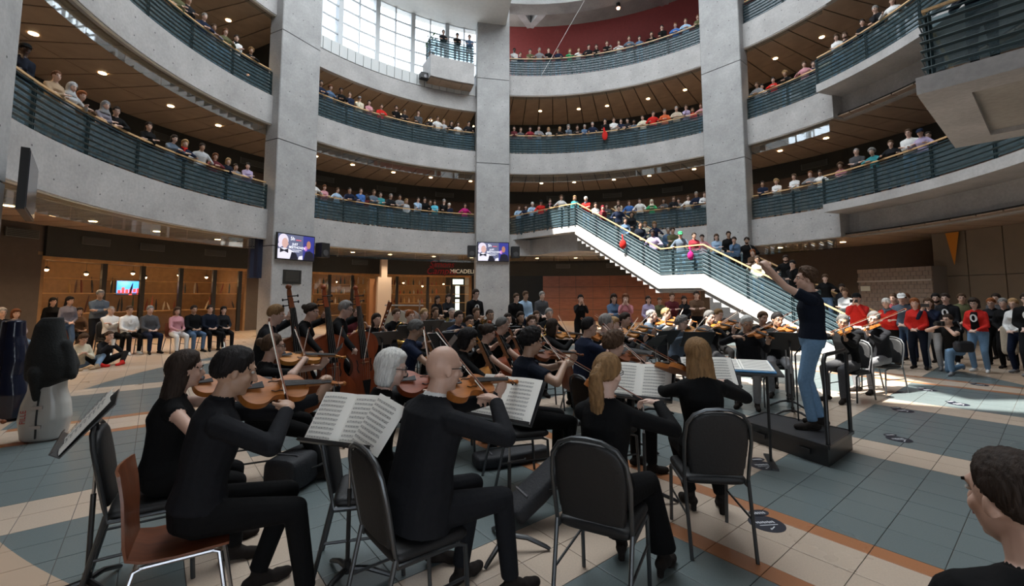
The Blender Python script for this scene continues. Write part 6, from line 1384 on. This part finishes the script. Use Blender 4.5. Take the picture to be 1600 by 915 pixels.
# ---- crowd standing at the right
CR = '''1337 10.6 red m short black cap:black|black|phone|red jacket and black cap;1384 10.4 red f short white scarf:slate|black|cross|red coat and grey scarf;1408 10.9 slate m short dark cap:white|denim|clasp|white cap and patterned shirt;1415 11.6 navy m short auburn|navy|clasp|navy behind the white cap;1428 10.3 red f mid red|dnavy|clasp|red top and long auburn hair;1450 10.2 navy f mid brown|ltgrey|phone|navy t-shirt and grey sweatpants, filming;1461 11.2 dgrey m short black beard|black|clasp|dark grey with beard;1477 10.8 char m short dark front:black print|black|clasp|dark blazer over printed t-shirt;1521 9.9 red f bangs dark glasses front:black print|jeans|clasp|red blazer and jeans;1546 10.8 char f bun red glasses|black|cross|black with red hair and glasses;1566 10.3 black f short grey|black|clasp|black tank top holding a beige coat;1584 9.7 white f short blond|navy|clasp|white shirt and navy trousers;1603 9.3 black m short dark print|char|clasp|black printed t-shirt at the right edge;1555 11.8 dgrey m short dark|black|cross|dark grey at the back;1396 11.9 maroon m short brown|char|cross|maroon at the back;1500 11.8 olive m short brown|dgrey|clasp|olive at the back'''
for t in CR.split(';'):
    a, bot, pose, desc = t.split('|'); a = a.split(); p = at(float(a[0]), float(a[1]))
    if pose == 'phone':
        h_ = heading_to(p, Vector((3.4, 6.4))); ph = thing('phone', 'dark phone held up by the person in '+desc.split(',')[0], 'phone', matrix=place(p, h_)); k_ = .94 if a[3] == 'f' else 1.0
        MB().box((0, .335, 1.55*k_), (.15, .010, .075)).obj('phone_body', BLK, ph); MB().box((0, .329, 1.55*k_), (.14, .002, .066)).obj('display', mat('phone_display', (.1, .12, .15), .2), ph)
    r_ = spectator('standing person in %s, right-hand crowd' % desc, p, heading_to(p, Vector((3.4, 6.4)))+rs.uniform(-10, 10), a[2:], pose, 'standing crowd at the right', bot, 1.0)
# open red blazer and jackets get coats
# kneeling photographer
p = at_z(1496, 584, 0); person('kneeling person in black t-shirt and jeans taking a photograph', p, 195, bk(top='black', bot='jeans', hr='short', hc='dark', skin='fair', shoe='grey'), voxel=.014, h=1.74, pz=.52, sleeve=.6, lean=10, lh=(-.03, .30, 1.02), rh=(.07, .28, 1.03), lf=(.3, .2, .9), rf=(-.3, .2, .9), ln=(.8, -.3, 0), rn=(-.8, -.3, 0), lfoot=(-.12, .36, 0), rfoot=(.14, -.42, .05), rk=(.1, 1, -.6), rt=(0, -.2, -1), head=(0, 4, 0))
M = place(p, 195); cmr = thing('camera_body', 'black camera held by the kneeling photographer', 'camera', matrix=M); MB().box((.03, .36, 1.08), (.14, .07, .10)).obj('housing', BLK, cmr); MB().tube([(.03, .39, 1.075), (.03, .50, 1.075)], .038, 14).obj('lens', BLK, cmr)
sb = thing('shoulder_bag', 'black camera bag hanging at the kneeling photographer', 'bag', matrix=M); B = Body(); B.ovals([(V(-.25, .18, z), V(.3, 1, 0)/1.044, V(1, -.3, 0)/1.044, a, b) for z, a, b in ((.50, .15, .07), (.53, .18, .09), (.68, .18, .09), (.73, .14, .06))], 0, 16, 3.5); link('bag_body', B.fuse('camera_bag', .014, 2, [MATS['black_nylon']]), sb)
MB().tube([(-.25, .30, .72), (-.2, .12, 1.0), (-.05, -.05, 1.12)], .014, 6).obj('strap', BLK, sb)
o = link('coat', MISC['scarf'], None, None, 'beige coat held over the arm of the person in black tank top', 'coat'); o.data = o.data.copy(); bpy.data.objects.remove(o)
B = Body(); B.ovals([(V(.02*math.sin(z*9), 0, z), V(1, 0, 0), V(0, 1, 0), a, b) for z, a, b in ((.35, .10, .05), (.42, .14, .06), (.7, .13, .06), (.95, .11, .07), (1.0, .07, .05))], 0, 16, 2.5)
pc = at(1566, 10.3); o = link('coat', B.fuse('beige_coat', .018, 2, [cloth('beige')]), None, None, 'beige coat held by the person in black tank top', 'coat'); o.matrix_world = place(pc, heading_to(pc, Vector((3.4, 6.4)))) @ Matrix.Translation((-.08, .25, 0))
# ---- standing at the back
BK_ = '''741 12.0 black m short dark glasses print|black|clasp|black t-shirt beside the middle column, percussion;805 12.8 black m short brown|black|clasp|black shirt right of the middle column;819 13.4 sky m short brown|navy|clasp|light blue shirt right of the middle column;906 12.6 black f bun black|black|phone|black vest photographing, back centre;957 12.4 denim f long dark|black|cross|denim jacket, back centre;977 12.2 rose f bob auburn|black|phone|rose shirt holding up a phone;1012 14.6 lilac f mid dark|black|clasp|lilac under the stairs;1048 14.9 maroon m short brown|char|cross|maroon under the stairs;1068 15.2 char f long dark|black|clasp|charcoal under the stairs;1087 14.6 brown m short dark|black|cross|brown under the stairs;1030 15.4 olive f bun brown|black|clasp|olive under the stairs;845 14.5 dgrey m short grey|black|clasp|dark grey at the dark passage;682 15.0 black f mid dark|black|clasp|black by the middle shop lamp;700 14.6 char f long dark|black|cross|charcoal by the lit door;85 12.9 black f long black|brown|clasp|black by the left shop window, seen dark;109 12.5 plaid f long black|denim|clasp|checked shirt by the left shop window;157 13.0 slate m short grey|char|cross|slate shirt by the left shop window'''
for t in BK_.split(';'):
    a, bot, pose, desc = t.split('|'); a = a.split(); p = at(float(a[0]), float(a[1])); spectator('standing person in '+desc, p, heading_to(p, Vector((2.5, 6)))+rs.uniform(-10, 10), a[2:], pose, 'people standing at the back', bot)
# ---- seated listeners at the left on chairs
SE = '30 11.5 plaid f bob auburn|denim;8 11.0 char m short grey|black;128 13.0 brown f mid dark|black;178 12.7 white m fringe grey|black;206 12.9 white m short brown print|black;238 13.1 dgrey m short grey|navy;280 13.2 pink f bob brown|white;306 13.5 black m short dark|denim;331 13.8 dnavy m short dark|black;352 14.1 char f mid black|black'
for i, t in enumerate(sorted(SE.split(';'), key=lambda s: float(s.split()[0]))):
    a, bot = t.split('|'); a = a.split(); p = at(float(a[0]), float(a[1])); h = heading_to(p, Vector((1.5, 6.5)))
    spectator('seated listener in %s, %s from the left in the chair row' % (cname(a[2]), ORD[i]), p, h, a[2:], 'sitx' if i in (3,) else 'sit', 'listeners seated at the left', bot, 1.0)
    chair(CH_B if i % 2 else CH_W, (*(place(p, h) @ Vector((0, -.02, 0))).to_2d(), 0), h, 'chair of the %s listener from the left in the chair row' % ORD[i], 'chairs of the left listeners')
# two sitting on the floor
def floor_sitter(label, px, py, hd, look, **S):
    p = at_z(px, py, 0); person(label, p, hd, look, voxel=.014, pz=.13, sit=False, lean=14, lean2=24, lfoot=(-.22, .36, .0), rfoot=(.20, .34, .0), lk=(-1, .3, .4), rk=(1, .3, .4), lt=(1, .3, 0), rt=(-1, .3, 0), **S); return p
floor_sitter('person in cream sweater and pale jeans sitting cross-legged on the floor', 118, 577, -22, bk(top='cream', bot='ltdenim', hr='long', hc='brown', shoe='tan', skin='fair'), fem=True, lh=(-.06, .26, .36), rh=(.06, .27, .36), head=(0, 30, 0))
fp = floor_sitter('person in black with bright red shoes sitting on the floor with a cup', 158, 571, -18, bk(top='char', bot='black', hr='bun', hc='brown', shoe='red', skin='fair'), fem=True, lh=(-.03, .32, .52), rh=(.05, .32, .52), head=(0, 2, 0))
M = place(fp, -18); cupt = thing('cup', 'pale paper cup held by the floor sitter in black', 'cup', matrix=M); MB().tube([(.01, .38, .50), (.01, .38, .63)], [.03, .04], 14).obj('cup_wall', WHITE, cupt); MB().tube([(.01, .38, .63), (.01, .38, .642)], .042, 14).obj('lid', mat('cup_lid', (.5, .5, .48), .5), cupt)
# ---- two people on the near platform
def onplat(f1, f2): q = PA+E1*f1+E2*f2; return Vector((q.x, q.y, Z1))
p = onplat(.75, 1.75); person('elderly person in grey jacket sitting at the near platform railing', p, 235, bk(top='grey', bot='navy', hr='short', hc='grey', skin='pale'), voxel=.014, sit=True, lean=20, lh=(-.05, .38, .75), rh=(.08, .36, .78), head=(0, 12, 0)); chair(CH_B, (p.x, p.y, Z1), 235, 'chair on the near platform under the grey jacket')
p = onplat(.62, .72); person('person in dark jacket leaning at the corner of the near platform', p, 215, bk(top='dnavy', bot='black', hr='short', hc='dark', skin='fair'), voxel=.016, lean=14, lean2=24, lh=(-.05, .34, 1.14), rh=(.1, .34, 1.14), lf=(.8, .4, 0), rf=(-.8, .4, 0), head=(0, 14, 0))
bpy.data.scenes.remove(TMP)
for p_ in (STP, SHP, SH1, CH_B, CH_W):
    pass
